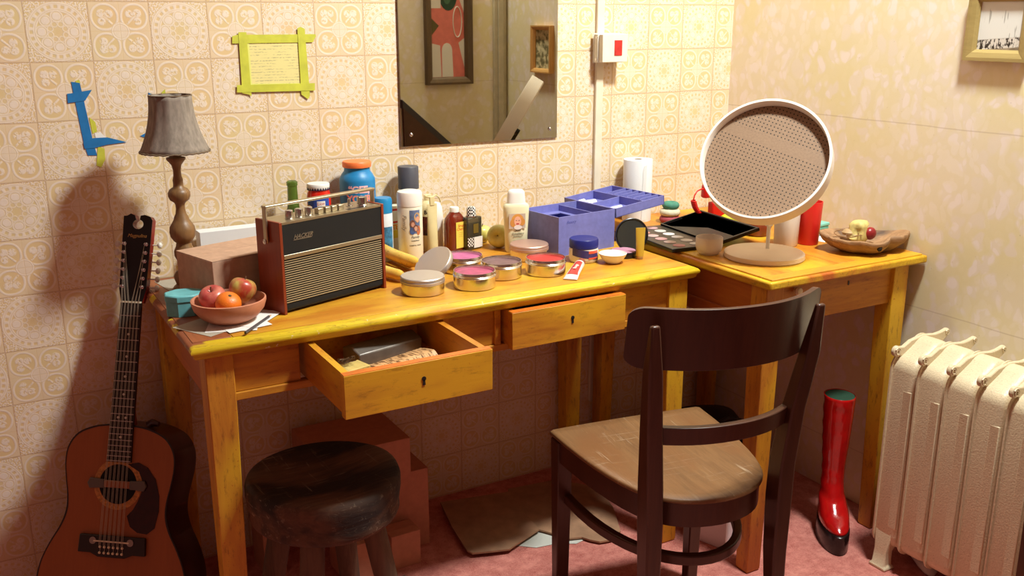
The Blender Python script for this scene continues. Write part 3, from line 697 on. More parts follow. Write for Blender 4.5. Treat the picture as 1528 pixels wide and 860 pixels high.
pg = [(.022, .40), (.05, .405), (.075, .395), (.098, .37), (.110, .335), (.112, .30), (.104, .262), (.085, .248), (.06, .250), (.040, .262), (.030, .285), (.045, .30), (.055, .318), (.064, .34), (.064, .365), (.053, .385)]
pg = [(x*.9, y+.022) for x, y in pg]
O('pickguard', MB().prism(pg[::-1], .0012, .0026), plain((52, 14, 10), .2, vary=.3, scale=60, name='tortoise_plate'), gt)
EB = plain((34, 18, 12), .45, vary=.15, name='rosewood')
BO = .052
br = [(x*.9, y+BO) for x, y in ((-.088, .170), (-.086, .210), (.086, .210), (.088, .170), (.055, .170), (.035, .162), (-.035, .162), (-.055, .170))]
bro = O('bridge', MB().prism(br[::-1], .0012, .010), EB, gt, bevel=.002)
O('saddle', MB().box(-.042, .042, .196+BO, .199+BO, .010, .013), plain((220, 210, 180), .3, name='bone_saddle'), bro)
for sx_ in (-.044, .044): O('bridge_screw', disc2(sx_, .198+BO, .008, .008, .002, 20, .010), metal((170, 160, 150), .3), bro)
pinm = plain((222, 212, 180), .3, name='bone_pin')
for k in range(6):
    for j, yy in enumerate((.185+BO, .172+BO)):
        O('bridge_pin', MB().ball((-.026+.0105*k, yy, .011), .0032, 10, 6), pinm, bro, smooth=60)
NKb = .345+.075; nut = GL-.195
nk = MB().loft([[(-hw, y, zt), (-hw*.8, y, zt-dp), (0, y, zt-dp*1.3), (hw*.8, y, zt-dp), (hw, y, zt)] for (y, hw, zt, dp) in ((.500, .027, .002, .03), (.54, .027, .004, .016), (nut, .0235, .004, .014))])
O('neck', nk, MAHR, gt, smooth=50)
fb = MB().loft([[(-hw, y, .0012), (hw, y, .0012), (hw, y, .0075), (-hw, y, .0075)] for (y, hw) in ((hy+.050, .0285), (nut, .0245))])
fbo = O('fretboard', fb, EB, gt)
scale_len = nut-.198-BO
for k in range(1, 21):
    y = nut - scale_len*(1-2**(-k/12.)); hw = .0245+.004*(nut-y)/(nut-hy-.05)
    if y > hy+.052: O('fret', MB().box(-hw, hw, y-.001, y+.001, .0075, .0086), STEEL, fbo)
for k in (3, 5, 7, 9, 12, 15):
    y = nut - scale_len*(1-2**(-(k-.5)/12.))
    for xx in ((-.009, .009) if k == 12 else (0,)): O('fret_marker', disc2(xx, y, .0028, .0028, .0004, 14, .0075), plain((220, 214, 200), .3, name='pearl_dot'), fbo)
hd = [(-.0245, nut), (.0245, nut), (.032, nut+.03), (.0345, GL-.006), (.029, GL+.002), (.016, GL+.006), (.006, GL+.004)]
for a in range(75, -256, -20): hd.append((.001+.013*cos(radians(a)), GL-.016+.011*sin(radians(a)))) if 75-a < 331 else None
hd += [(-.008, GL+.004), (-.018, GL+.008), (-.026, GL+.003), (-.0345, GL+.002), (-.032, nut+.03)]
hdm = MB(); hdm.prism(hd, -.012, .0035)
hdo = O('headstock', hdm, MAHR, gt)
O('headstock_face', MB().prism(hd, .0036, .0050), plain((16, 14, 14), .3, name='black_lacquer'), hdo)
O('headstock_lettering', art(text_mb('Magpulina', .0115, .0002, .3), Matrix.Translation((.001, GL-.046, .0053))), plain((200, 160, 90), .4, name='gold_letters'), hdo)
O('nut', MB().box(-.024, .024, nut-.001, nut+.003, .003, .0105), plain((220, 210, 180), .3, name='bone_saddle'), hdo)
for k in range(6):
    y = nut+.036+.0195*k
    for sg in (-1, 1):
        xx = sg*(.0235+.0005*k)
        O('tuning_post', MB().lathe([(.0042, .0045), (.0042, .007), (.0025, .008), (.0025, .012), (.0034, .013), (0, .014)], 12, Matrix.Translation((xx, y, 0))), CHROME, hdo, smooth=50)
        key = MB().tube([(sg*.033, y, -.008), (sg*.045, y, -.008)], .0014, 8); key.ball((sg*.051, y, -.008), .0072, 16, 8, (1, 1, .45) if sg < 0 else (.75, 1, .9))
        O('tuning_key', key, plain((216, 210, 200), .25, name='pearl_key'), hdo, smooth=60)
SM = plain((190, 178, 160), .35, .8, name='string_wire')
for k in range(6):
    for j in (-1, 1):
        xb = -.026+.0105*k+j*.0016; xn = -.0195+.0078*k+j*.0011
        pk = k if k < 3 else 5-k; py = nut+.036+.0195*(pk*2+(0 if j < 0 else 1)); pxx = (-1 if k < 3 else 1)*.0235
        O('string', MB().tube([(xb, .172+BO if j > 0 else .185+BO, .0125), (xb, .199+BO, .0135), (xn, nut, .011), (pxx, py, .0105)], .00045, 5), SM, gt)
pk = O('pickup', MB().box(-.032, .032, hy-.008, hy+.008, .0025, .008), plain((150, 92, 60), .4, name='pickup_wood'), gt, bevel=.003)
for sg in (-1, 1):
    O('pickup_clamp', MB().prism([(sg*.030+x, hy+y) for x, y in ((0, -.010), (.014, -.010), (.034, -.012), (.040, 0), (.034, .012), (.014, .010), (0, .010))] if sg > 0 else [(-.030-x, hy+y) for x, y in ((0, .010), (.014, .010), (.034, .012), (.040, 0), (.034, -.012), (.014, -.010), (0, -.010))], .0025, .009), plain((92, 84, 76), .5, name='grey_clamp'), pk, bevel=.002)
O('strap_button', MB().tube([(.048, .508, -.03), (.055, .515, -.03), (.07, .512, -.03)], [.012, .009, .006], 10), MAH, gt, smooth=60)

# ------------------------------------------------------------------ things on the long table, left
bx = E('cardboard_box', 'plain closed cardboard box on the table behind the radio', 'box', (.206, -.350, HL), radians(17))
b_ = MB().box(0, .225, 0, .150, 0, .1082)
O('body', b_, CARD, bx, bevel=.0015)
O('lid_flap', MB().box(0, .225, 0, .0745, .1084, .1098).box(0, .225, .0755, .150, .1084, .1098), CARD, bx)
tq = E('lidded_box', 'small turquoise box with an overhanging lid beside the fruit bowl', 'box', (.149, -.323, HL), radians(-8))
TQ = plain((112, 190, 194), .55, vary=.12, scale=40, name='turquoise_card')
oct_ = lambda rx, ry, n=8: [(rx*cos(2*pi*(i+.5)/n), ry*sin(2*pi*(i+.5)/n)) for i in range(n)]
O('body', MB().prism(oct_(.0405, .033), 0, .034), TQ, tq, bevel=.001); O('lid', MB().prism(oct_(.0425, .035), .030, .046), TQ, tq, bevel=.003)

# loose papers
def sheet(name, label, cx, cy, w_, h_, rz, z, mat, curl=.0, grp=None):
    mb = MB(); n = 8; vs = []
    for j in range(n+1):
        for i in range(n+1):
            u, v_ = i/n-.5, j/n-.5; vs.append((u*w_, v_*h_, curl*max(0, (u+v_)-.55)*2))
    fs = [(j*(n+1)+i, j*(n+1)+i+1, (j+1)*(n+1)+i+1, (j+1)*(n+1)+i) for j in range(n) for i in range(n)]
    mb.add(vs, fs); o = O(name, mb, mat, solid=.0005, loc=(cx, cy, z)); o.rotation_euler = (0, 0, rz); tag(o, label, 'paper', grp); return o
pb = onz(345, 482, HL)
sheet('paper_sheet', 'grey paper sheet sticking out left under the fruit bowl', pb.x-.045, pb.y-.002, .09, .11, .5, HL+.0006, PAPERG)
sheet('paper_sheet', 'white paper sheet lying lowest under the fruit bowl', pb.x+.005, pb.y-.004, .10, .12, -.35, HL+.0013, PAPER)
sheet('paper_sheet', 'white paper sheet with its corner pointing at the table edge', pb.x+.015, pb.y-.008, .09, .115, .15, HL+.0020, PAPER)
sheet('paper_sheet', 'white paper sheet under the pencil', pb.x+.042, pb.y+.006, .088, .115, -.75, HL+.0027, PAPER)
g = onz(249, 426, HL); sheet('paper_sheet', 'grey paper scrap by the foot of the table lamp', g.x+.01, g.y-.0, .045, .10, .15, HL+.0006, PAPERG)
a, b = onz(366, 497, HL+.006), onz(405, 470, HL+.006); dd = (b-a)
pen = E('pencil', 'dark pencil lying on the white paper', 'pencil', a, 0)
O('shaft', MB().tube([(0, 0, 0), tuple(dd*.9)], .0028, 6), plain((70, 66, 70), .4, name='pencil_paint'), pen); O('tip', MB().tube([tuple(dd*.9), tuple(dd)], [.0028, .0004], 6), plain((190, 150, 110), .6, name='bare_wood'), pen)

# fruit bowl
bc_ = onz(341, 478, HL); BX, BY, BZ = .216, -.427, HL+.0034
bw = E('fruit_bowl', 'round terracotta bowl of fruit on loose papers', 'bowl', (BX, BY, BZ))
O('bowl', MB().lathe([(0, .005), (.028, .005), (.052, .016), (.066, .032), (.0695, .044), (.0715, .0465), (.0745, .0455), (.0745, .040), (.070, .026), (.058, .011), (.042, .001), (.034, 0), (0, 0)], 56), plain((204, 134, 102), .55, vary=.12, scale=25, name='terracotta'), bw, smooth=50)
def apple_mb(r):
    prof = [(0, -.80), (.12, -.84), (.28, -.86), (.5, -.78), (.74, -.55), (.92, -.2), (1.0, .15), (.95, .48), (.78, .74), (.52, .87), (.28, .86), (.12, .76), (0, .62)]
    return MB().lathe([(a*r, b*r) for a, b in prof], 28)
def apple_mat(name, a, b, lo=.4, hi=.62, sc=14):
    s = N(name); v = s.mapping(s.coord(), (1, 1, .35)); s.base(s.mix(s.ramp(s.noise(v, sc*2.2, 4, .6), lo, hi), a, b)); s.set(Roughness=.32); s.b.inputs['Coat Weight'].default_value = .2; return s.m
APR = apple_mat('pink_red_apple', (176, 66, 62), (198, 112, 92)); APM = apple_mat('red_green_apple', (178, 70, 50), (196, 176, 92), .42, .6); APG = apple_mat('green_yellow_apple', (198, 184, 84), (216, 206, 120))
def apple(label, loc, r, mat, tilt=(0, 0, 0), grp=None):
    e = E('apple', label, 'fruit', loc, 0, grp); e.rotation_euler = tilt
    O('flesh', apple_mb(r), mat, e, subd=1)
    O('stalk', MB().tube([(0, 0, r*.6), (.001, 0, r*.85), (.003, 0, r*1.08)], [.0012, .001, .0014], 6), plain((84, 60, 34), .7, name='stalk'), e)
    return e
apple('pink apple at the left of the terracotta fruit bowl', (BX-.026, BY+.022, BZ+.042), .0285, APR, (.25, -.35, .3))
apple('red and green apple on the right of the terracotta bowl', (BX+.032, BY+.014, BZ+.054), .0285, APM, (.3, .2, 1.2))
orr = E('orange', 'orange citrus in the middle of the terracotta bowl', 'fruit', (BX-.008, BY-.028, BZ+.041)); orr.rotation_euler = (.5, .1, 0)
om = N('orange_peel'); om.base((232, 116, 26)); om.set(Roughness=.4); om.bump(om.noise(om.coord(), 420, 2), .6, .0008)
O('peel', MB().lathe([(0, -.025), (.010, -.024), (.019, -.018), (.0255, -.005), (.0265, .005), (.023, .015), (.0145, .022), (.005, .0243), (0, .0232)], 28), om.m, orr, subd=1)
O('stalk_scar', MB().lathe([(0, .0228), (.0035, .0240), (.0025, .0250), (0, .0254)], 8), plain((70, 62, 30), .7, name='stalk_dark'), orr)

# radio
ra = radians(19.3)
rd = E('transistor_radio', 'black fronted portable radio in a wooden case with a metal handle', 'radio', (.325, -.444, HL), ra)
RW, RD, RH = .283, .083, .1965
RWOOD = wood('red_walnut_case', (112, 40, 20), (150, 62, 30), 'z', 1, .35, 60, None, .0002)
O('side_panel', MB().box(0, .007, 0, RD, 0, RH), RWOOD, rd, bevel=.001); O('side_panel', MB().box(RW-.007, RW, 0, RD, 0, RH), RWOOD, rd, bevel=.001)
O('case', MB().box(.007, RW-.007, .006, RD-.003, .006, RH-.006), BLACKP, rd)
O('front_panel', MB().box(.0075, RW-.0075, .002, .006, RH*.64, RH-.006), plain((6, 6, 6), .65, name='matt_black'), rd)
gb = O('grille', MB().box(.0075, RW-.0075, .004, .0062, .010, RH*.60), plain((8, 7, 7), .8, name='grille_black'), rd)
sl_ = MB()
for k in range(19):
    z = .024+k*(RH*.60-.027)/18.5; sl_.box(.009, RW-.009, .0022, .0042, z, z+.0017)
O('grille_bars', sl_, plain((176, 156, 120), .5, .3, name='beige_bars'), gb)
O('trim_strip', MB().box(.0075, RW-.0075, .000, .005, RH*.60, RH*.645), GOLDY, rd, bevel=.0008)
tp_ = O('control_panel', MB().box(.0075, RW-.0075, .004, RD-.004, RH-.0055, RH-.002), GOLDY, rd)
O('front_rim', MB().box(.0075, RW-.0075, .001, .004, RH-.0058, RH-.001), GOLDY, rd)
for k, x in enumerate((.048, .073, .098, .125, .145, .163, .181)):
    if k < 3:
        O('rotary_knob', MB().lathe([(.009, RH-.002), (.0095, RH-.0005), (.0085, RH+.0), (.0085, RH+.015), (.0075, RH+.016), (0, RH+.016)], 24, Matrix.Translation((x, .030, 0))), STEEL, tp_, smooth=40)
    else:
        O('push_button', MB().box(x-.0075, x+.0075, .022, .036, RH-.002, RH+.010), GOLDY, tp_, bevel=.0015)
O('dial_window', MB().box(.19, .245, .010, .020, RH-.002, RH-.0015), BLACKP, tp_)
O('tuning_knob', MB().lathe([(.013, RH-.002), (.0125, RH), (.0115, RH+.001), (.0115, RH+.017), (.010, RH+.018), (0, RH+.018)], 28, Matrix.Translation((.246, .030, 0))), STEEL, tp_, smooth=40)
O('switch', MB().lathe([(.008, RH-.002), (.008, RH-.0005), (.003, RH), (.003, RH+.014), (0, RH+.015)], 16, Matrix.Translation((.222, .046, 0))), STEEL, tp_, smooth=40)
hn = O('handle', MB().strip([(-.004, .042, .150), (-.004, .042, RH+.030)], lambda i: (.0025, 0, 0), lambda i: (0, .006, 0))
  .strip([(RW+.004, .042, .150), (RW+.004, .042, RH+.030)], lambda i: (.0025, 0, 0), lambda i: (0, .006, 0))
  .box(-.0065, RW+.0065, .034, .050, RH+.026, RH+.0315), GOLDY, rd, bevel=.0015)
for xx in (-.006, RW+.006): O('pivot', art(MB().lathe([(.0055, 0), (.0055, .003), (0, .004)], 16), Matrix.Translation((xx, .042, .153)) @ Matrix.Rotation(-pi/2 if xx < 0 else pi/2, 4, 'Y')), STEEL, hn)
bdg = text_mb('HACKER', .0125, .0004, .5, 1.02, 'LEFT', .0002); 
O('badge', art(bdg, upright((.034, .0012, RH*.80))), metal((200, 195, 190), .3), rd)
O('badge_plate', art(MB().prism([(0, 0), (.047, 0), (.050, .002), (.004, .002)], 0, .0004), upright((.033, .0016, RH*.785))), metal((200, 195, 190), .3), rd)

# items behind the radio
def lathe_thing(name, label, cat, xy, prof, mat, h=HL, part='body', grp=None, n=40, rz=0):
    e = E(name, label, cat, (xy[0], xy[1], h), rz, grp); b = O(part, MB().lathe(prof, n), mat, e, smooth=40); return e, b
e, b = lathe_thing('shampoo_jar', 'big blue hair product tub with an orange lid behind the radio', 'bottle', (.640, -.066),
  [(0, 0), (.041, 0), (.0445, .004), (.0445, .205), (.044, .211), (.039, .221), (.033, .229), (.032, .234), (.032, .240)], plain((30, 128, 184), .42, name='blue_plastic'))
O('lid', MB().lathe([(.033, .239), (.0355, .240), (.036, .242), (.036, .251), (.034, .254), (0, .255)], 40), plain((240, 122, 62), .45, name='orange_lid'), e, smooth=40)
PK = plain((240, 190, 190), .5, name='pink_letters'); PK2 = plain((244, 150, 130), .5, name='salmon_letters')
fa = FACE+.0
O('lettering', wrap(text_mb('“GEE,', .024, .0003, 0, .95, 'CENTER', .0009), .0446, fa+.14, .180), PK, b)
O('lettering', wrap(text_mb('YOUR', .024, .0003, 0, .95, 'CENTER', .0009), .0446, fa+.14, .157), PK2, b)
O('lettering', wrap(text_mb('HAIR', .024, .0003, 0, .95, 'CENTER', .0009), .0446, fa+.14, .134), PK, b)
gm = plain((110, 140, 62), .12, trans=.7, name='green_glass')
e, b = lathe_thing('glass_bottle', 'slim green glass bottle neck rising behind the radio', 'bottle', (.474, -.060),
  [(0, 0), (.03, 0), (.032, .004), (.032, .10), (.026, .125), (.015, .15), (.0125, .175), (.0118, .205), (.0135, .206), (.0135, .214), (.010, .217), (.008, .216)], gm)
e, b = lathe_thing('marmalade_jar', 'red jar of orange preserve with a white serrated lid', 'jar', (.533, -.080),
  [(0, 0), (.027, 0), (.0295, .004), (.0295, .175), (.028, .186), (.0255, .192), (.0255, .198)], plain((214, 40, 18), .12, coat=.5, name='red_preserve'))
O('lid', MB().lathe([(.026, .194), (.0275, .196), (.0275, .207), (.026, .209), (0, .209)], 36), plain((226, 222, 214), .4, name='white_lid'), e, smooth=40)
tri = MB()
for k in range(26):
    a = 2*pi*k/26; tri.add(wrap(MB().prism([(-.0035, .0), (.0035, .0), (0, .007)], 0, .0004), .0275, a, .194).v, [(2,1,0),(3,4,5),(0,1,4,3),(1,2,5,4),(2,0,3,5)])
O('serrated_band', tri, plain((40, 30, 60), .5, name='dark_band'), e)
lb = O('label', wrap(patch(.060, .045), .0296, fa, .130), plain((38, 74, 160), .4, name='blue_label'), e)
O('label_badge', wrap(patch(.020, .013, t=.0007, x0=.008), .0296, fa, .156), WHITEP, lb)
O('label_lettering', wrap(text_mb('Lion', .0105, .0002, .2, 1), .0304, fa+.24, .1595), plain((190, 30, 40), .5, name='red_ink'), lb)
O('label_lettering', wrap(text_mb('Orange C', .009, .0002, 0, .95), .0300, fa+.26, .147), WHITEP, lb)
O('label_fruit', wrap(disc2(-.024, .012, .009, .012, .0008), .0296, fa, .135), plain((240, 190, 50), .4, name='orange_slice'), lb)
e, b = lathe_thing('spray_can', 'white aerosol can with a blue cap beside the radio end', 'can', (.692, -.100),
  [(0, 0), (.023, 0), (.024, .003), (.024, .122), (.022, .126)], plain((226, 232, 236), .3, vary=.06, scale=30, name='white_can'))
O('cap', MB().lathe([(.0235, .124), (.0235, .156), (.021, .162), (0, .162)], 32), plain((34, 136, 190), .35, name='blue_cap'), e, smooth=40)
O('label', wrap(patch(.03, .07), .0241, fa+.5, .02), plain((70, 150, 200), .4, vary=.6, scale=60, name='blue_print'), e)
pkx = E('food_packet', 'small yellow and white packet printed in red between the cans', 'packet', (.733, -.052, HL), .1)
O('body', MB().box(-.026, .026, -.012, .012, 0, .13), plain((232, 222, 196), .5, name='packet_card'), pkx, bevel=.001)
O('label', MB().box(-.022, .022, -.0128, -.012, .085, .122), plain((200, 44, 40), .5, name='red_print'), pkx); O('label_panel', MB().box(-.018, .018, -.0134, -.0128, .09, .117), PAPER, pkx)
O('label_lettering', art(text_mb('TTE', .018, .0003, 0, .9, 'CENTER', .0006), upright((0, -.0126, .068))), plain((230, 150, 40), .5, name='amber_ink'), pkx)
O('label_band', MB().box(-.026, .026, -.0126, -.012, .045, .066), plain((228, 206, 60), .5, name='yellow_print'), pkx)
e, b = lathe_thing('aerosol_can', 'tall can with a dark grey cap standing against the wall', 'can', (.787, -.048),
  [(0, 0), (.026, 0), (.028, .003), (.028, .165), (.026, .170)], plain((206, 196, 176), .4, name='beige_can'))
O('cap', MB().lathe([(.027, .170), (.027, .2255), (.0255, .2275), (0, .2275)], 36), plain((74, 74, 82), .5, name='dark_grey_cap'), e, smooth=40)
e, b = lathe_thing('hairspray_can', 'ivory hairspray can with a family picture label', 'can', (.7560, -.122),
  [(0, 0), (.030, 0), (.0318, .003), (.0318, .138), (.031, .140)], plain((232, 224, 200), .35, name='ivory_can'))
O('cap', MB().lathe([(.0322, .1405), (.0322, .171), (.030, .176), (.02, .179), (0, .180)], 40), plain((236, 228, 216), .35, name='cream_cap'), e, smooth=40)
lf = wrap(patch(.028, .060), .0319, fa+.42, .072); lbo = O('label_picture', lf, plain((110, 130, 170), .5, vary=.3, scale=60, name='picture_sky'), e)
for (x, y, rx, ry, c) in ((.006, .042, .009, .012, (196, 160, 110)), (.007, .036, .0055, .008, (216, 160, 130)), (-.007, .026, .007, .010, (120, 76, 60)), (-.006, .024, .0045, .006, (204, 150, 126)), (.001, .014, .007, .009, (110, 70, 56)), (.0015, .013, .0045, .006, (206, 156, 130)), (.009, .008, .006, .012, (190, 110, 70)), (-.008, .007, .007, .009, (70, 90, 140))):
    O('portrait', wrap(disc2(x, y, rx, ry, .0005+random.random()*.0003, 16), .0322, fa+.42, .072), plain(c, .5, name='picture_tone'), lbo)
for (tx, zz_, sz) in (('Family', .060, .009), ('HAIRSPRAY', .052, .0045), ('NORMAL HOLD', .040, .0045)):
    O('label_lettering', wrap(text_mb(tx, sz, .0002, .2 if sz > .006 else 0), .0320, fa+.42, zz_), plain((70, 66, 60), .5, name='grey_ink'), e)
vt = text_mb('Family', .016, .0002, .2); vt = art(vt, Matrix.Rotation(-pi/2, 4, 'Z'))
O('label_lettering', wrap(vt, .0320, fa-.62, .10), plain((140, 134, 120), .5, name='pale_ink'), e)
# bottle with fancy label behind, squeeze tube, white bottle
e, b = lathe_thing('sauce_bottle', 'bottle with a dark and red pictorial label behind the squeeze tube', 'bottle', (.835, -.06),
  [(0, 0), (.020, 0), (.022, .003), (.022, .115), (.019, .128), (.010, .136), (.010, .15), (0, .15)], plain((222, 206, 160), .3, name='cream_glass'))
O('label', wrap(patch(.034, .05), .0221, fa, .045), plain((140, 50, 30), .5, vary=.7, scale=90, name='pictorial_label'), e)
O('label_lettering', wrap(text_mb('Bud', .014, .0003, 0, 1, 'CENTER', .0004), .0222, fa, .102), plain((40, 30, 30), .5, name='black_ink'), e)
TBM = plain((214, 200, 150), .35, vary=.05, name='pale_yellow_tube')
e = E('squeeze_tube', 'pale yellow plastic tube with a flat tapered crimp standing upright', 'tube', (.826, -.105, HL), radians(12))
rings = []
for (z, a_, b_2) in ((0, .014, .014), (.02, .014, .014), (.06, .0145, .011), (.10, .015, .006), (.128, .016, .0015), (.134, .016, .0012)):
    rings.append([(a_*cos(2*pi*k/24), b_2*sin(2*pi*k/24), z) for k in range(24)])
O('body', MB().loft(rings), TBM, e, smooth=50)
O('crimp_clip', MB().tube([(-.022, 0, .157), (-.012, 0, .153), (0, 0, .152), (.014, 0, .155), (.024, 0, .148), (.029, 0, .135)], .0022, 8), TBM, e, smooth=50)
O('neck', MB().box(-.007, .007, -.003, .003, .13, .153), TBM, e, bevel=.001)
e, b = lathe_thing('lotion_bottle', 'white rounded lotion bottle next to the brown medicine bottle', 'bottle', (.868, -.040),
  [(0, 0), (.017, 0), (.019, .003), (.019, .085), (.0165, .11), (.011, .122), (0, .126)], plain((236, 230, 220), .3, name='white_bottle'))
def oval(name, label, xy, w_, d_, h1, h2, neck, cap, mat, capm, rz=0, n=32, shoulder=.03):
    e = E(name, label, 'bottle', (xy[0], xy[1], HL), rz); rings = []
    for (z, k) in ((0, .93), (.003, 1), (h1-shoulder, 1), (h1-shoulder*.6, .92), (h1-shoulder*.3, .72), (h1-.003, .5), (h1, .42)):
        rings.append([(w_*k*abs(cos(a))**.8*(1 if cos(a) >= 0 else -1), max(d_*k, neck*.9)*abs(sin(a))**.8*(1 if sin(a) >= 0 else -1), z) for a in [2*pi*i/n for i in range(n)]])
    O('body', MB().loft(rings), mat, e, smooth=50)
    O('cap', MB().lathe([(cap, h1-.001), (cap, h2-.002), (cap*.92, h2), (0, h2)], 32), capm, e, smooth=40)
    return e
e = oval('medicine_bottle', 'brown glass bottle with a yellow label and white cap', (.8985, -.088), .0305, .020, .104, .116, .012, .0125, plain((112, 34, 14), .12, coat=.6, name='amber_glass'), WHITEP, radians(14))
lb = O('label', MB().box(-.012, .0200, -.0212, -.0202, .008, .078), plain((232, 206, 84), .5, name='yellow_label'), e)
O('label_lettering', art(text_mb('Sirup', .010, .0002, .2), upright((.0040, -.0214, .065))), plain((200, 50, 20), .5, name='orange_ink'), lb)
O('label_lettering', art(text_mb('Cherry', .010, .0002, .2), upright((.0040, -.0214, .056))), plain((200, 50, 20), .5, name='orange_ink'), lb)
for z in (.048, .043, .038): O('label_lettering', art(text_mb('-------', .006, .0002), upright((.0040, -.0214, z))), plain((190, 140, 40), .5, name='ochre_ink'), lb)
pf = E('perfume_bottle', 'square smoky glass perfume flask with a checked cap', 'bottle', (.9430, -.100, HL), radians(14))
O('body', MB().box(-.026, .026, -.014, .014, 0, .088), plain((112, 104, 84), .1, trans=.75, name='smoky_glass'), pf, bevel=.004)
O('liquid', MB().box(-.023, .023, -.011, .011, .004, .072), plain((56, 44, 14), .2, trans=.3, name='olive_liquid'), pf, bevel=.003)
O('label', MB().box(-.004, .026, -.0150, -.0142, .005, .034), WHITEP, pf)
ck = N('check_pattern'); v = ck.coord(); c2 = ck.n('ShaderNodeTexChecker'); ck.L(v, c2.inputs[0]); c2.inputs['Scale'].default_value = 220; ck.put(c2.inputs[1], (232, 226, 216)); ck.put(c2.inputs[2], (24, 22, 24)); ck.L(c2.outputs[0], ck.b.inputs['Base Color'])
O('checked_band', MB().box(-.026, -.006, -.0150, -.0142, .010, .034), ck.m, pf)
O('gold_label', MB().box(-.006, .012, -.0150, -.0142, .045, .070), plain((110, 90, 34), .4, name='olive_label'), pf)
O('cap', MB().lathe([(.0125, .091), (.0125, .110), (.009, .1145), (0, .115)], 24), ck.m, pf, smooth=40); O('collar', MB().lathe([(.015, .088), (.015, .091), (0, .091)], 24), STEEL, pf)
apple('yellow green apple half hidden behind the perfume flask', (1.002, -.048, HL+.0235), .027, APG, (0, 0, 0))
apple('yellow green apple lying on its side next to the cream shampoo bottle', (1.016, -.120, HL+.030), .0325, APG, (radians(75), 0, radians(-40)))
# shampoo
shp = E('shampoo_bottle', 'cream shampoo bottle with the picture of a blonde woman', 'bottle', (1.0320, -.184, HL), radians(-16))
n = 36; rings = []
for (z, a_, b_2) in ((0, .027, .016), (.004, .0295, .018), (.06, .031, .019), (.105, .034, .020), (.120, .0345, .020), (.126, .032, .019), (.130, .0265, .017)):
    rings.append([(a_*abs(cos(t))**.7*(1 if cos(t) >= 0 else -1), b_2*abs(sin(t))**.7*(1 if sin(t) >= 0 else -1), z) for t in [2*pi*i/n for i in range(n)]])
O('body', MB().loft(rings), plain((232, 226, 188), .3, name='cream_plastic'), shp, smooth=50)
rings = []
for (z, k) in ((.130, 1), (.155, .92), (.161, .86), (.165, .7), (.166, .4)):
    rings.append([(.0245*k*abs(cos(t))**.7*(1 if cos(t) >= 0 else -1), .0155*k*abs(sin(t))**.7*(1 if sin(t) >= 0 else -1), z) for t in [2*pi*i/n for i in range(n)]])
O('cap', MB().loft(rings), plain((240, 236, 226), .3, name='white_cap'), shp, smooth=50)
pp = O('label_picture', MB().box(-.024, .020, -.0212, -.0200, .066, .105), plain((196, 176, 158), .5, name='picture_ground'), shp)
for i, (x, z, rx, rz_, c) in enumerate(((-.001, .088, .0165, .0165, (216, 150, 70)), (-.012, .081, .009, .011, (206, 140, 64)), (.011, .083, .008, .010, (206, 140, 64)), (-.001, .085, .0095, .013, (236, 176, 146)), (0, .069, .011, .006, (226, 214, 206)), (-.001, .0785, .0045, .0016, (190, 60, 60)), (-.0045, .0875, .0014, .0009, (90, 60, 50)), (.003, .0875, .0014, .0009, (90, 60, 50)))):
    O('portrait', art(disc2(x, z, rx, rz_, .0003, 20, i*.0002), upright((0, -.0212, 0))), plain(c, .5, name='picture_tone'), pp)
for tx, z, sz in (('Soft', .058, .010), ('Sunshine', .049, .009), ('SHAMPOO', .043, .005), ('WITH BALM', .031, .0045), ('NORMAL', .024, .0045)):
    O('label_lettering', art(text_mb(tx, sz, .0002, .25 if sz > .006 else 0), upright((0, -.0200, z))), plain((90, 84, 60), .5, name='olive_ink'), shp)

# bananas
BAN = N('banana_skin'); BAN.base(BAN.mix(BAN.M('MULTIPLY', BAN.ramp(BAN.noise(BAN.coord(), 130, 3), .62, .68), .7), BAN.mix(BAN.ramp(BAN.noise(BAN.coord(), 12, 2), .4, .6), (214, 168, 60), (232, 196, 96)), (110, 66, 30))); BAN.set(Roughness=.45)
def banana(label, tip, stemp, zc, bow, r, rise=0):
    a = Vector((tip[0], tip[1], zc)); b = Vector((stemp[0], stemp[1], zc+rise)); d = b-a; s_ = Vector((-d.y, d.x, 0)).normalized()
    pts = []; rr = []; 
    for i in range(19):
        t = i/18; pts.append(tuple(a + d*t + s_*bow*sin(pi*t) + Vector((0, 0, 0)) - a)); 
        rr.append(r*(.30 if i == 0 else .55 if i == 1 else min(1, .72+.5*sin(pi*min(1, t*1.1)))*(1 if t < .8 else max(.3, 1-(t-.8)*4.2))))
    e = E('banana', label, 'fruit', a, 0, 'bananas beside the radio'); O('skin', MB().tube(pts, rr, 6), BAN.m, e, subd=2)
    O('tip', MB().tube([Vector(pts[0])-d.normalized()*.005, pts[0]], [.002, .0048], 8), plain((60, 40, 24), .7, name='banana_tip'), e)
banana('top banana of the bunch, its dark tip pointing at the tins', onz(631, 395, HL+.03).to_2d(), onz(556, 365, HL+.03).to_2d(), HL+.030, .014, .017, .006)
banana('lower left banana, short and close to the radio corner', onz(606, 413, HL+.017).to_2d(), onz(545, 392, HL+.017).to_2d(), HL+.0165, .008, .016)
banana('middle banana half hidden under the top one', onz(618, 396, HL+.017).to_2d(), onz(560, 374, HL+.017).to_2d(), HL+.0165, -.01, .0155)

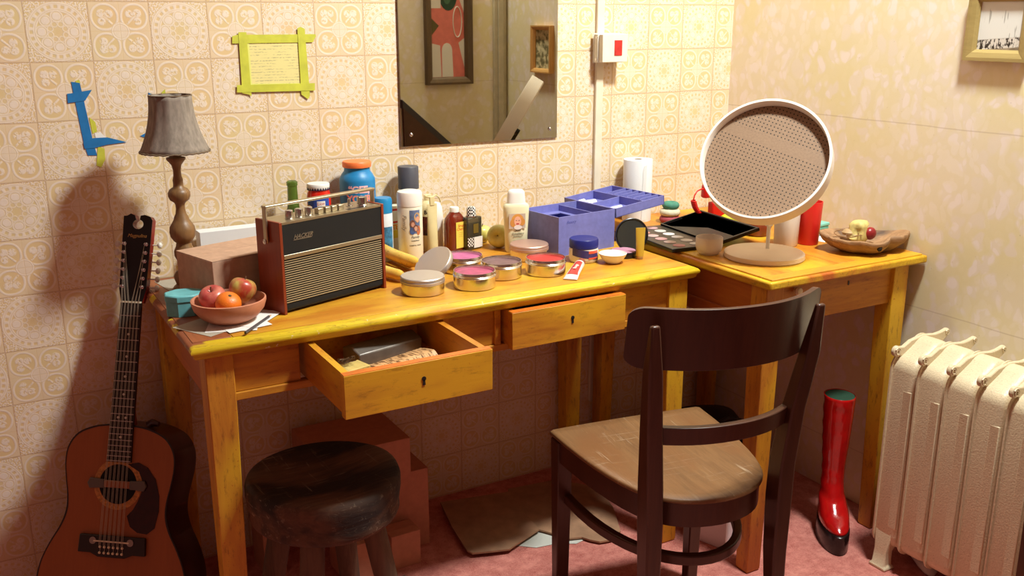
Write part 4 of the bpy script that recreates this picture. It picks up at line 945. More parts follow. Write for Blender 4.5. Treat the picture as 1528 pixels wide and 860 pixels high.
# tins
TIN = N('aluminium_tin'); TIN.base((226, 220, 214)); TIN.set(Metallic=1, Roughness=.2); TIN.bump(TIN.noise(TIN.mapping(TIN.coord(), (1, 1, 20)), 40, 2), .08, .0006); TIN = TIN.m
TINTOP = plain((206, 196, 190), .42, .85, name='satin_tin_lid')
def tin(label, x, y, col=None, lid=False, r=.049, lidmat=None):
    e = E('cosmetic_tin', label, 'tin', (x, y, HL), 0, 'round aluminium tins on the long table')
    if lid:
        O('body', MB().lathe([(0, 0), (r-.002, 0), (r, .002), (r, .024), (0, .024)], 56), TIN, e, smooth=40)
        O('lid', MB().lathe([(r+.001, .0245), (r+.0015, .026), (r+.001, .028), (r+.0018, .030), (r+.0008, .032), (r+.0008, .0375), (r-.001, .0395), (0, .040)], 56), lidmat or TINTOP, e, smooth=30)
    else:
        O('body', MB().lathe([(0, 0), (r-.002, 0), (r, .002), (r, .027), (r+.0009, .028), (r-.0002, .0295), (r+.0009, .031), (r-.0006, .0325), (r+.0002, .034), (r-.001, .040), (r-.002, .040), (r-.003, .034), (r-.003, .0305), (0, .0300)], 56), TIN, e, smooth=30)
        s = N('cream_colour'); s.base(s.mix(s.ramp(s.noise(s.coord(), 30, 4), .35, .7), tuple(int(c*.8) for c in col), col)); s.set(Roughness=.55); s.bump(s.noise(s.coord(), 60, 3), .5, .002)
        O('cream', MB().lathe([(0, .0340), (r*.5, .0338), (r-.0045, .0328), (r-.0032, .0315), (r-.0032, .0302), (0, .0302)], 48), s.m, e, smooth=40)
tin('closed silver tin nearest to the radio corner', .6502, -.423, lid=True)
tin('open tin of magenta cream in the front row', .7739, -.4394, (196, 84, 120))
tin('open tin of dull mauve grey cream', .8726, -.3902, (132, 96, 96))
tin('open tin of bright red cream', .9806, -.4166, (214, 48, 44))
tin('open tin of pink cream behind the magenta one', .817, -.295, (206, 104, 156))
tin('closed tin with a pinkish lid before the shampoo bottle', 1.0223, -.2684, lid=True, lidmat=plain((206, 170, 156), .45, .7, name='pink_tin_lid'))
ld = E('tin_lid', 'loose silver lid leaning on the tins', 'lid', (.722, -.332, HL), 0, None)
lm = MB().lathe([(.0495, 0), (.0505, .002), (.0505, .010), (.049, .0125), (0, .013), ], 56); lm2 = MB().lathe([(.0505, 0), (.0508, .002), (.0505, .010), (.0488, .0125), (0, .0130), (0, .0118), (.0478, .0115), (.0485, .009), (.0485, 0)], 56)
lid = O('rim', lm2, TINTOP, ld, smooth=40)
nv = Vector((-.62, -.15, .75)).normalized(); lid.matrix_local = Matrix.Translation((0, 0, .035)) @ nv.to_track_quat('Z', 'Y').to_matrix().to_4x4() @ Matrix.Translation((0, 0, -.004))

# toothpaste style tube
a, b = Vector((.994, -.505, 0)), Vector((1.095, -.405, 0)); d = b-a; ang = atan2(d.y, d.x)
pt = E('paint_tube', 'small red and white tube lying at the table front edge', 'tube', (a.x, a.y, HL), ang)
rings = []; Lg = d.length*.85
for (t, wd, hh) in ((0, .017, .0012), (.06, .0168, .0016), (.3, .0155, .006), (.7, .0135, .0095), (.93, .0125, .0110), (1.0, .006, .006)):
    rings.append([(t*Lg, wd*cos(2*pi*k/20), hh+.001+hh*.95*sin(2*pi*k/20)) for k in range(20)])
O('body', MB().loft(rings), plain((222, 206, 196), .35, name='white_tube'), pt, smooth=50)
rings = []
for (t, wd, hh) in ((.2, .0140, .0046), (.3, .0136, .0062), (.7, .0118, .0097), (.86, .0112, .0106)):
    rings.append([(t*Lg, wd*1.03*cos(pi*k/12), hh+.001+hh*1.02*sin(pi*k/12)) for k in range(13)]+[(t*Lg, 0, hh)])
O('printed_band', MB().loft(rings), plain((184, 52, 44), .4, name='red_band'), pt, smooth=50)
O('lettering', art(text_mb('Rouge', .012, .0003, 0, 1, 'CENTER', .0002), Matrix.Translation((Lg*.52, -.004, .0185)) @ Matrix.Rotation(-.09, 4, 'Y')), WHITEP, pt)
O('cap', art(MB().lathe([(.0095, 0), (.0105, .012), (.0085, .014), (0, .0145)], 20), Matrix.Translation((Lg, 0, .012)) @ Matrix.Rotation(pi/2, 4, 'Y')), plain((150, 80, 60), .4, name='brown_cap'), pt, smooth=40)

# blue jar and small dish
e, b = lathe_thing('cream_jar', 'small pot with a dark blue lid and red stripe label', 'jar', (1.128, -.362), [(0, 0), (.033, 0), (.0365, .004), (.0375, .012), (.0375, .030), (.036, .036), (.034, .037)], plain((226, 214, 200), .35, name='pale_jar'))
O('lid', MB().lathe([(.036, .037), (.037, .038), (.037, .057), (.035, .0595), (0, .0595)], 44), plain((30, 36, 112), .35, name='navy_lid'), e, smooth=40)
st1 = wrap(patch(.075, .020, 16), .0377, fa, .0145); st1.v = [(x, y, z+.006*(atan2(y, x)-fa)*-1 if abs(atan2(y, x)-fa) < 2 else z) for x, y, z in st1.v]
O('stripe', st1, plain((60, 52, 110), .4, name='violet_stripe'), e)
st2 = wrap(patch(.030, .007, 16, .0007, .022), .0377, fa, .026); O('stripe', st2, plain((222, 90, 60), .4, name='red_stripe'), e)
st2 = wrap(patch(.030, .004, 16, .0007, .022), .0377, fa, .012); O('stripe', st2, plain((222, 90, 60), .4, name='red_stripe'), e)
e, b = lathe_thing('small_dish', 'tiny white porcelain dish beside the blue lidded pot', 'dish', (1.1800, -.4167), [(0, 0), (.016, 0), (.019, .002), (.028, .011), (.0335, .020), (.0355, .0255), (.034, .0262), (.030, .019), (.02, .009), (0, .005)], plain((238, 234, 226), .25, name='white_glaze'), part='bowl')

# compact
cp = E('powder_compact', 'open black powder compact with a mauve pan and upright round mirror', 'compact', (1.2460, -.372, HL), radians(-25))
O('base', MB().lathe([(0, 0), (.034, 0), (.0355, .002), (.0355, .013), (.0345, .015), (0, .015)], 48), BLACKP, cp, smooth=40)
O('powder', MB().lathe([(.0315, .0152), (.031, .0165), (0, .0168)], 40), plain((190, 134, 158), .8, vary=.08, name='mauve_powder'), cp, smooth=40)
ldm = MB().lathe([(0, 0), (.044, 0), (.045, .002), (.045, .008), (.0435, .009), (.0405, .006), (0, .006)], 48)
L2 = O('mirror_lid', ldm, BLACKP, cp, smooth=40); L2.matrix_local = Matrix.Translation((.028, .044, .046)) @ Matrix.Rotation(radians(8), 4, 'Z') @ Matrix.Rotation(radians(82), 4, 'X')
O('glass', MB().lathe([(.040, .0062), (0, .0063)], 40), plain((60, 62, 58), .25, .3, name='dusty_glass'), L2)
vb = E('amber_tube', 'flat amber lip gloss tube standing on its cap before the compact', 'tube', (1.2638, -.4185, HL), radians(-22))
rings = []
for (z, a_, b_2) in ((.008, .0095, .0075), (.02, .0105, .0080), (.05, .0115, .0055), (.075, .0125, .0015), (.082, .0128, .0012)):
    rings.append([(a_*cos(2*pi*k/20), b_2*sin(2*pi*k/20), z) for k in range(20)])
O('body', MB().loft(rings), plain((226, 188, 70), .25, trans=.35, name='amber_plastic'), vb, smooth=50)
O('cap', MB().lathe([(.008, 0), (.0085, .003), (.0085, .008), (0, .008)], 20), plain((196, 150, 90), .3, trans=.4, name='clear_cap'), vb)

# ------------------------------------------------------------------ organiser
PUR = plain((124, 126, 194), .5, vary=.08, scale=60, bump=.0004, name='lavender_plastic')
orx = E('makeup_organizer', 'lavender plastic makeup box with open compartments and raised tray', 'box', (1.093, -.298, HL), radians(7.5))
W_, D_, H_ = .196, .156, .104
b = MB(); t_ = .003
b.box(0, W_, 0, t_, 0, H_).box(0, W_, D_-t_, D_, 0, H_).box(0, t_, t_, D_-t_, 0, H_).box(W_-t_, W_, t_, D_-t_, 0, H_).box(t_, W_-t_, t_, D_-t_, 0, .003)
O('case', b, PUR, orx)
O('divider', MB().box(.128, .131, t_, D_-t_, .05, H_-.004), PUR, orx); O('ledge', MB().box(t_, .128, t_, .018, H_-.022, H_-.020).box(t_, .022, .018, D_-t_, H_-.022, H_-.020).box(.110, .128, .018, D_-t_, H_-.022, H_-.020).box(.022, .110, D_-.03, D_-t_, H_-.022, H_-.020), PUR, orx)
O('emblem', art(text_mb('Beauty', .012, .0002, .4), upright((.042, -.0002, .084))), plain((84, 88, 160), .4, name='embossed_lavender'), orx)
# tray (local coords of organiser), slightly raised to the right
tz0, tz1 = .096, .121; tx_0, tx_1 = .200, .385; ty_0, ty_1 = .0, .212
def tl(x): return (x-tx_0)*.02
ty = MB(); ty.box(tx_0, tx_1, ty_0, ty_0+t_, tz0, tz1).box(tx_0, tx_1, ty_1-t_, ty_1, tz0, tz1).box(tx_0, tx_0+t_, ty_0, ty_1, tz0, tz1).box(tx_1-t_, tx_1, ty_0, ty_1, tz0, tz1).box(tx_0, tx_1, ty_0, ty_1, tz0, tz0+.002)
tro = O('tray', ty, PUR, orx); tro.matrix_local = Matrix.Translation((tx_0, 0, tz0-.017)) @ Matrix.Rotation(-.088, 4, 'Y') @ Matrix.Translation((-tx_0, 0, -tz0))
O('tray_divider', MB().box(tx_0+t_, tx_1-.075, .100, .103, tz0+.002, tz1-.002).box(tx_1-.077, tx_1-.074, ty_0+t_, ty_1-t_, tz0+.002, tz1-.001), PUR, tro)
rb_ = MB()
for k in range(6):
    y = ty_0+.02+k*.026; rb_.box(tx_1-.074, tx_1-t_, y, y+.0022, tz0+.002, tz1+.001)
O('lipstick_slots', rb_, PUR, tro)
O('hinge_arm', MB().box(W_+.0002, W_+.004, .02, .13, .075, tz0-.006), PUR, orx)
def inorg(x, y, z): return orx.matrix_basis @ Vector((x, y, z)) if False else (Matrix.Translation(orx.location) @ Matrix.Rotation(radians(7.5), 4, 'Z') @ Vector((x, y, z)))
for i, (x, y, rz, L_) in enumerate(((.24, .05, .2, .07), (.225, .14, .5, .055), (.245, .165, -.1, .06), (.235, .185, .3, .045))):
    p = inorg(x, y, tz0-.017+.009+(x-tx_0)*.088); lab = ['white rolled cotton stick in the front well of the lavender tray', 'white cotton pad roll nearest the tray divider', 'white cotton roll across the rear tray well', 'short white cotton roll at the back of the tray'][i]
    e = E('cotton_roll', lab, 'cotton', p, rz+radians(7.5), 'cotton rolls in the lavender tray')
    O('roll', MB().tube([(-L_/2, 0, 0), (-L_/2+.003, 0, 0), (L_/2-.003, 0, 0), (L_/2, 0, 0)], [.004, .0065, .0065, .004], 14), plain((236, 234, 230), .9, name='cotton'), e, smooth=50)

# towel roll
e = E('paper_towel_roll', 'upright white paper towel roll against the wall', 'paper roll', (1.522, -.058, HR))
O('roll', MB().lathe([(.011, 0), (.0425, 0), (.043, .002), (.043, .180), (.0425, .182), (.0113, .182)], 56, closed=True), plain((236, 236, 234), .85, bump=.0004, scale=200, name='tissue'), e, smooth=40)
O('core', MB().lathe([(.0112, 0), (.0112, .1825), (.0095, .1825), (.0095, .0)], 24, closed=True), plain((170, 140, 104), .8, name='core_card'), e)
O('loose_edge', wrap(MB().prism([(0, .0), (.012, .0), (.012, .165), (.004, .162), (.001, .150)], 0, .0012), .0432, FACE+.12, .005), plain((228, 228, 226), .85, name='tissue_edge'), e)

# hair ties
for i, (c, lab, r) in enumerate((((176, 74, 84), 'dusty pink ring lowest of the three stacked hair ties', .030), ((222, 212, 180), 'cream ring in the middle of the three stacked hair ties', .030), ((74, 140, 116), 'green ring on top of the stacked hair ties', .025))):
    o = O('hair_tie', MB().tube([((r-.010)*cos(2*pi*k/40), (r-.010)*sin(2*pi*k/40), 0) for k in range(40)], .0105, 14, True), plain(c, .75, vary=.08, bump=.0006, scale=80, name='soft_fabric'), smooth=60, loc=(1.583+(.002 if i == 2 else 0), -.140, HR+.0105+.0205*i)); tag(o, lab, 'hair tie', 'hair ties stacked by the paper roll')

# red hair dryer with folded cable
hdv = E('hair_dryer', 'red plastic hair dryer with a folded red cable behind the ring mirror', 'hair dryer', (1.710, -.205, HR-.0), radians(0))
bodyp = [(0, 0), (.030, 0), (.033, .004), (.030, .05), (.024, .075), (.010, .08), (0, .08)]
O('nozzle', MB().box(-.03, .016, -.012, .012, 0, .062), REDP, hdv, bevel=.004)
hnd = O('handle', art(MB().lathe([(0, 0), (.019, .001), (.021, .004), (.015, .034), (.011, .040), (0, .041)], 28), Matrix.Translation((-.040, 0, .080)) @ Matrix.Rotation(radians(-12), 4, 'Y')), REDP, hdv, smooth=40)
O('body', MB().tube([(-.028, 0, .112), (.01, 0, .10), (.03, 0, .06), (.03, 0, .02)], [.018, .022, .022, .02], 16), REDP, hdv, smooth=50)
O('cable', MB().tube([(-.052, 0, .103), (-.070, -.002, .104), (-.086, -.004, .100), (-.097, -.006, .088), (-.100, -.006, .076)], [.0035, .0022, .002, .002, .002], 8), REDP, hdv, smooth=60)
cf = []
for k in range(90):
    t = k/89; cx_ = -.100+.018*t+.045*t**3; cz_ = .074-.060*t; a = k*.9
    cf.append((cx_+.0065*cos(a), -.006+.0065*sin(a), cz_))
O('folded_cable', MB().tube(cf, .0030, 6), REDP, hdv, smooth=60)
O('folded_cable', MB().tube([(-.13+.003*k, -.01+.006*sin(k*1.3), .008+.004*(k % 2)) for k in range(30)], .005, 8), REDP, hdv, smooth=60)

# palette
A_, B_2, C_, D2 = Vector((1.366, -.188)), Vector((1.340, -.462)), Vector((1.478, -.474)), Vector((1.509, -.198))
pal = E('eyeshadow_palette', 'open black eyeshadow palette with two rows of pale round pans', 'palette', (1.343, -.450, HR), radians(-5.5))
O('base', MB().box(0, .138, 0, .272, 0, .010), BLACKP, pal, bevel=.002)
panc = [(206, 150, 150), (200, 176, 170), (196, 150, 146), (200, 168, 160), (210, 140, 120), (214, 196, 186), (206, 200, 196), (214, 206, 200), (206, 196, 190), (220, 210, 204), (206, 198, 190), (190, 150, 150)]
for i in range(6):
    for j in range(2):
        O('colour_pan', MB().lathe([(.0165, .0101), (.0165, .0108), (.0155, .0112), (0, .0110)], 28, Matrix.Translation((.040+.052*j, .028+.043*i, 0))), plain(panc[(i+j*6) % 12], .8, vary=.05, name='powder'), pal, smooth=40)
pl_ = MB().box(0, .140, 0, .272, 0, .004).box(0, .140, 0, .006, .004, .010).box(0, .140, .266, .272, .004, .010).box(0, .006, .006, .266, .004, .010).box(.134, .140, .006, .266, .004, .010)
L3 = O('lid', pl_, plain((26, 24, 24), .35, name='black_lid'), pal, bevel=.001); L3.matrix_local = Matrix.Translation((.140, 0, .004)) @ Matrix.Rotation(radians(-12), 4, 'Y')
# yellow sponge/pear, terracotta pot, cups
yl = E('yellow_bottle', 'lime yellow rounded bottle lying behind the eyeshadow palette', 'bottle', (1.752, -.300, HR+.0262), radians(-20))
O('body', art(MB().lathe([(0, 0), (.018, .001), (.026, .012), (.026, .05), (.018, .08), (.011, .095), (0, .098)], 28), Matrix.Rotation(radians(-95), 4, 'Y')), plain((200, 206, 34), .4, name='lime_plastic'), yl, smooth=50)
e, b = lathe_thing('terracotta_pot', 'small reddish brown glazed pot under the ring mirror', 'pot', (1.685, -.400), [(0, 0), (.026, 0), (.030, .004), (.038, .026), (.038, .042), (.033, .050), (.030, .050), (.034, .04), (.03, .01), (0, .006)], plain((158, 74, 44), .3, vary=.15, name='brown_glaze'), h=HR)
e, b = lathe_thing('plastic_cup', 'white plastic tumbler half behind the ring mirror stand', 'cup', (1.664, -.528), [(0, 0), (.029, 0), (.031, .003), (.0335, .092), (.032, .092), (.029, .006), (0, .004)], plain((226, 218, 208), .35, name='white_cup'), h=HR)
e, b = lathe_thing('red_tumbler', 'tall red plastic tumbler behind the ring mirror', 'cup', (1.728, -.546), [(0, 0), (.025, 0), (.027, .003), (.0315, .115), (.030, .115), (.0255, .006), (0, .004)], plain((222, 44, 40), .35, name='red_cup'), h=HR)
tb2 = E('teal_soap_box', 'small teal box between the red tumbler and the wall', 'box', (1.838, -.478, HR), .1)
O('body', MB().box(-.02, .02, -.02, .02, 0, .026), plain((98, 170, 150), .5, name='teal'), tb2, bevel=.003); O('lid', MB().box(-.0215, .0215, -.0215, .0215, .026, .036), plain((124, 196, 178), .5, name='pale_teal'), tb2, bevel=.003)
sheet('paper_scrap', 'white paper scrap behind the driftwood bowl', 1.800, -.530, .06, .05, .2, HR+.0006, PAPER)

# glass cup
e, b = lathe_thing('glass_cup', 'small frosted glass cup before the eyeshadow palette', 'glass', (1.4181, -.5049), [(0, .002), (.020, .0), (.024, .001), (.031, .010), (.0345, .022), (.0345, .044), (.0335, .0455), (.0325, .044), (.0322, .022), (.028, .012), (.02, .006), (0, .006)], plain((250, 238, 226), .35, trans=.5, name='frosted_glass'), h=HR)

# ring mirror
rm = E('ring_mirror', 'round white drum shaped vanity mirror on a disc stand', 'mirror', (1.5170, -.6010, HR))
WR = plain((234, 224, 214), .4, name='white_shell')
O('stand', MB().lathe([(0, 0), (.098, 0), (.1005, .003), (.0995, .013), (.096, .0155), (0, .0165)], 72), plain((226, 204, 178), .45, name='ivory_stand'), rm, smooth=40)
rc = Vector((-.050, -.028, 1.0375-HR)); stp = Vector((.010, .0, 0))
O('stem', MB().tube([(.026, .016, .015), (.026, .016, .15)], .005, 14).box(.018, .034, .010, .022, .075, .135), WHITEP, rm, smooth=40)
view = (Vector((1.497, -.58, 1.02))-CAM).normalized(); ax = (-view - RR*0.18 + UU*0.44).normalized()
xa = RR.copy(); xa = (xa - ax*xa.dot(ax)).normalized(); ya = ax.cross(xa); rot = Matrix((xa, ya, ax)).transposed().to_4x4()
R0 = .1575
shell = MB().lathe([(0, -.048), (R0-.004, -.048), (R0, -.044), (R0, -.001), (R0-.001, 0), (R0-.006, 0), (R0-.007, -.003), (R0-.007, -.028), (0, -.028)], 96)
sh = O('shell', shell, WR, rm, smooth=30); sh.matrix_local = Matrix.Translation(rc) @ rot
pm = N('perforated_panel'); v = pm.coord(); sp = pm.n('ShaderNodeSeparateXYZ'); pm.L(pm.mapping(v, (1, 1, 1), (0, 0, 0), (0, 0, radians(32))), sp.inputs[0])
fx = pm.M('SUBTRACT', pm.M('FRACT', pm.M('MULTIPLY', sp.outputs[0], 105)), .5); fy_ = pm.M('SUBTRACT', pm.M('FRACT', pm.M('MULTIPLY', sp.outputs[1], 105)), .5)
dd_ = pm.M('SQRT', pm.M('ADD', pm.M('MULTIPLY', fx, fx), pm.M('MULTIPLY', fy_, fy_)))
hole = pm.M('MULTIPLY', pm.M('SUBTRACT', 1, pm.ramp(dd_, .15, .21)), pm.M('SUBTRACT', 1, pm.M('MULTIPLY', pm.ramp(pm.M('ABSOLUTE', pm.M('SUBTRACT', sp.outputs[1], .052)), .012, .010), 1)))
pm.base(pm.mix(hole, pm.mix(pm.ramp(pm.noise(v, 200, 3), .3, .7), (134, 106, 82), (146, 118, 92)), (40, 26, 18))); pm.set(Roughness=.55); pm.bump(pm.M('SUBTRACT', 1, hole), .4, .001)
O('perforated_panel', MB().lathe([(R0-.0075, -.0278), (R0-.0075, -.026), (0, -.026), (0, -.0278)], 72), pm.m, sh)
O('hinge', MB().lathe([(.011, -.056), (.011, -.048), (0, -.048)], 20, Matrix.Translation((0, -.04, 0))).box(-.005, .005, -.10, -.03, -.062, -.050), BLACKP, sh)

# driftwood bowl
DW = wood('driftwood', (122, 86, 54), (176, 136, 96), 'x', 2, .7, 50, ((86, 66, 54), .55, .72), .002)
dw = E('driftwood_bowl', 'rough carved driftwood bowl holding apple core and wire hoops', 'bowl', (1.797, -.676, HR), radians(-25))
rings = []; n = 64
def rough(a, k): return 1+.07*sin(2*a+1+k*.3)+.06*sin(3*a+.4)+.035*sin(7*a+k)+.02*sin(13*a)
DP = [(.03, .0), (.055, .0), (.080, .010), (.099, .024), (.108, .037), (.106, .043), (.099, .044), (.086, .036), (.068, .022), (.03, .012), (.004, .011)]
for i, (r, z) in enumerate(DP):
    rg = []
    for k in range(n):
        a = 2*pi*k/n; q_ = rough(a, 0) if i < 6 else rough(a, .5)
        notch = 1-.10*math.exp(-((a-5.2)/.18)**2)
        rg.append((r*q_*cos(a)*1.02*notch, r*q_*sin(a)*.82*notch, z*(1+.12*sin(a*2+2.6)+.06*sin(5*a)+.03*sin(9*a)) if z > .005 else z))
    rings.append(rg)
O('bowl', MB().loft(rings), DW, dw, smooth=60)
O('knot_hole', MB().ball((.0, -.085, .024), .007, 12, 8, (1, .5, 1.1)), plain((30, 20, 14), .9, name='dark_knot'), dw)
ac = E('apple_core', 'eaten apple with pale flesh and a red skin scrap in driftwood bowl', 'fruit', (1.795, -.655, HR+.050))
rings = []
for (z, r) in ((-.030, .018), (-.020, .027), (-.005, .024), (.008, .024), (.016, .026), (.024, .018), (.027, .004)):
    rings.append([(r*(1+.22*sin(3*a+z*90))*cos(a), r*(1+.2*sin(2*a+1))*sin(a), z) for a in [2*pi*k/20 for k in range(20)]])
O('flesh', MB().loft(rings), plain((226, 206, 128), .6, vary=.15, scale=60, name='apple_flesh'), ac, smooth=60)
O('red_skin', MB().ball((.022, -.018, -.008), .0175, 14, 10, (1, .8, .95)), plain((150, 30, 34), .35, vary=.2, name='red_skin'), ac, smooth=60)
for i, (x, y, z, r, tl_, lab) in enumerate(((1.752, -.652, HR+.045, .030, .08, 'larger thin wire hoop lying in the driftwood bowl'), (1.762, -.668, HR+.043, .019, -.1, 'smaller thin wire hoop lying in the driftwood bowl'))):
    o = O('wire_hoop', MB().tube([(r*cos(2*pi*k/40), r*sin(2*pi*k/40), 0) for k in range(40)], .0013, 6, True), metal((196, 170, 140), .35), smooth=60, loc=(x, y, z)); o.rotation_euler = (tl_, -tl_, 0); tag(o, lab, 'hoop', 'wire hoops in the driftwood bowl')
mt = E('dried_fruit_piece', 'pale mushroom coloured dried piece beside the apple core', 'fruit', (1.776, -.640, HR+.036))
O('cap', MB().lathe([(.004, -.012), (.007, 0), (.017, .002), (.019, .008), (.012, .015), (0, .018)], 20), plain((196, 160, 112), .6, vary=.2, scale=60, name='mushroom_skin'), mt, smooth=60)

# ------------------------------------------------------------------ drawer contents
dz = .664
pk1 = E('matchbox', 'small yellow box in the open drawer with a wire tangle on it', 'box', (.400, -.625, dz), radians(14))
O('sleeve', MB().box(-.030, .030, -.022, .022, 0, .034), plain((214, 188, 110), .5, vary=.15, scale=60, name='yellow_card'), pk1, bevel=.001)
O('tray', MB().box(-.0305, .0305, -.018, .018, .004, .030), plain((232, 220, 180), .5, name='ivory_card'), pk1)
cr = []; rnd = random.Random(3)
for k in range(90): cr.append((rnd.uniform(-.03, .03), rnd.uniform(-.02, .02), rnd.uniform(.002, .016)))
cr = [tuple(sum(c[j] for c in cr[max(0, k-1):k+2])/len(cr[max(0, k-1):k+2]) for j in range(3)) for k in range(90)]
o = O('wire_tangle', MB().tube(cr, .0006, 5), plain((90, 66, 46), .35, .7, name='brown_wire'), loc=(.392, -.616, dz+.0345)); tag(o, 'tangle of thin brown wire on the yellow box in the drawer', 'wire')
gp = E('paper_packet', 'long crumpled packet printed with grasses lying across the open drawer', 'packet', (.508, -.610, dz), radians(18))
gpm = N('grass_print'); v = gpm.coord(); sp = gpm.n('ShaderNodeSeparateXYZ'); gpm.L(v, sp.inputs[0]); gpm.base(gpm.mix(gpm.ramp(gpm.noise(gpm.mapping(v, (1, .2, .2)), 220, 3), .5, .56), (206, 160, 110), (110, 76, 46))); gpm.set(Roughness=.45)
rings = []
for x in (-.075, -.06, -.02, .03, .07, .082): rings.append([(x, yy, zz_) for yy, zz_ in ((-.034, 0), (-.036, .016), (-.02, .026+.004*sin(x*90)), (.02, .024), (.036, .012), (.034, 0))])
O('wrapper', MB().loft(rings), gpm.m, gp, bevel=.002)
gp2 = E('grey_packet', 'dull grey foil packet behind the printed packet in the drawer', 'packet', (.505, -.515, dz), radians(14))
rings = []
for x in (-.075, -.03, .04, .09): rings.append([(x, yy, zz_) for yy, zz_ in ((-.03, 0), (-.032, .030), (0, .042), (.03, .034), (.03, 0))])
O('foil', MB().loft(rings), plain((120, 112, 104), .4, .3, vary=.15, name='grey_foil'), gp2, bevel=.003)
ev = E('folded_paper', 'folded pale paper cone lying near the front of the open drawer', 'paper', (.505, -.672, dz), 0)
O('sheet', MB().add([(-.05, -.02, 0), (.04, -.02, 0), (.05, .022, .002), (.02, .0, .030), (-.05, -.015, .004)], [(0, 1, 3, 4), (1, 2, 3), (2, 4, 3), (0, 4, 2, 1)]), plain((206, 184, 160), .8, vary=.2, scale=50, name='pale_paper'), ev)
ev = E('yellow_card', 'small yellow card in the open drawer beside the yellow box', 'card', (.440, -.668, dz)); O('card', MB().box(-.018, .018, -.012, .012, 0, .006), plain((222, 176, 30), .5, name='yellow_card_b'), ev)
ev = E('white_sachet', 'white sachet at the right end of the printed packet in the drawer', 'packet', (.590, -.660, dz)); O('sachet', MB().ball((0, 0, .008), .03, 20, 10, (1, .7, .3)), plain((222, 210, 190), .5, name='white_sachet'), ev, smooth=60)
# white box behind the cardboard box
wb = E('white_box', 'flat white card box standing on edge behind the cardboard box', 'box', (.345, -.035, HL), radians(2))
O('body', MB().box(-.10, .10, -.02, .02, 0, .112), plain((222, 222, 222), .6, name='white_card'), wb, bevel=.001)

# ------------------------------------------------------------------ under the tables
def cbox(label, x0, x1, y0, y1, z0, z1, rz, mat=CARD, name='cardboard_box', grp='cardboard boxes stacked under the long table'):
    cx_, cy_ = (x0+x1)/2, (y0+y1)/2
    e = E(name, label, 'box', (cx_, cy_, z0), rz, grp); w_, d_, h_ = x1-x0, y1-y0, z1-z0
    O('body', MB().box(-w_/2, w_/2, -d_/2, d_/2, 0, h_-.002), mat, e, bevel=.001)
    O('lid_flap', MB().box(-w_/2, w_/2, -d_/2, -.0006, h_-.002, h_).box(-w_/2, w_/2, .0006, d_/2, h_-.002, h_), mat, e)
    return e
RB = plain((200, 138, 108), .75, vary=.06, scale=50, name='reddish_cardboard')
cbox('tall reddish cardboard box under the table, lowest of the rear stack',         .560, .742, -.222, -.03, 0, .222, .0, RB)
cbox('wide cardboard box on top of the tall box under the table', .440, .688, -.235, -.03, .2225, .325, .0, RB)
cbox('small cardboard box on the floor in front of the tall box', .600, .680, -.300, -.235, 0, .095, .02, RB)
cbox('low cardboard box on the floor seen between the stool legs', .475, .560, -.300, -.19, 0, .10, .05, RB)
cbox('narrow cardboard box on the floor at the left behind the stool', .31, .365, -.17, -.06, 0, .12, .0, RB)
# crumpled orange wrapping in a low tray behind the stool
wt = E('metal_tray', 'low metal tray on the floor behind the stool', 'tray', (.555, -.415, 0), .2)
O('tray', MB().box(-.09, .07, -.05, .05, 0, .003).box(-.09, .07, -.052, -.05, 0, .012).box(-.09, .07, .05, .052, 0, .012), plain((120, 116, 108), .4, .8, name='dull_metal'), wt)
rnd = random.Random(5); cm = MB(); g_ = 9
vs_ = [(-.08+.14*i/g_, -.04+.08*j/g_, .004+rnd.uniform(0, .03)*(1 if 0 < i < g_ and 0 < j < g_ else .1)) for j in range(g_+1) for i in range(g_+1)]
cm.add(vs_, [(j*(g_+1)+i, j*(g_+1)+i+1, (j+1)*(g_+1)+i+1, (j+1)*(g_+1)+i) for j in range(g_) for i in range(g_)])
o = O('crumpled_wrapper', cm, plain((216, 96, 40), .4, vary=.4, scale=40, name='orange_foil'), loc=(.555, -.415, .001)); o.rotation_euler = (0, 0, .2); tag(o, 'crumpled orange wrapper lying in the metal tray', 'wrapper')
# flattened cardboard
def flat_sheet(name, label, pix, z, mat, t=.004, cat='cardboard', grp=None):
    pts = [onz(px, py, z) for px, py in pix]; c = sum(pts, Vector())/len(pts)
    poly = [(p.x-c.x, p.y-c.y) for p in pts]; a_ = sum(poly[i][0]*poly[(i+1)%len(poly)][1]-poly[(i+1)%len(poly)][0]*poly[i][1] for i in range(len(poly)))
    if a_ < 0: poly.reverse()
    o = O(name, MB().prism(poly, 0, t), mat, loc=(c.x, c.y, z)); tag(o, label, cat, grp); return o
flat_sheet('torn_sheet', 'torn white sheet of paper under the flattened cardboard', [(757, 822), (770, 815), (800, 818), (830, 812), (860, 812), (885, 800), (850, 788), (800, 785), (750, 800)], .001, plain((196, 196, 186), .8, name='white_torn'), .001, 'paper')
flat_sheet('flattened_cardboard', 'flattened cardboard piece with a torn end lying left under the table', [(657, 752), (760, 736), (775, 760), (805, 792), (770, 815), (760, 822), (735, 825), (705, 828), (697, 824), (675, 790)], .012, CARD_D, .005, grp='flattened cardboard under the long table')
flat_sheet('flattened_cardboard', 'flattened cardboard piece with a ragged edge reaching out behind the chair', [(758, 732), (830, 718), (895, 730), (915, 760), (926, 795), (912, 808), (895, 811), (880, 808), (868, 804), (850, 806), (812, 795), (775, 786)], .006, CARD_D, .005, grp='flattened cardboard under the long table')
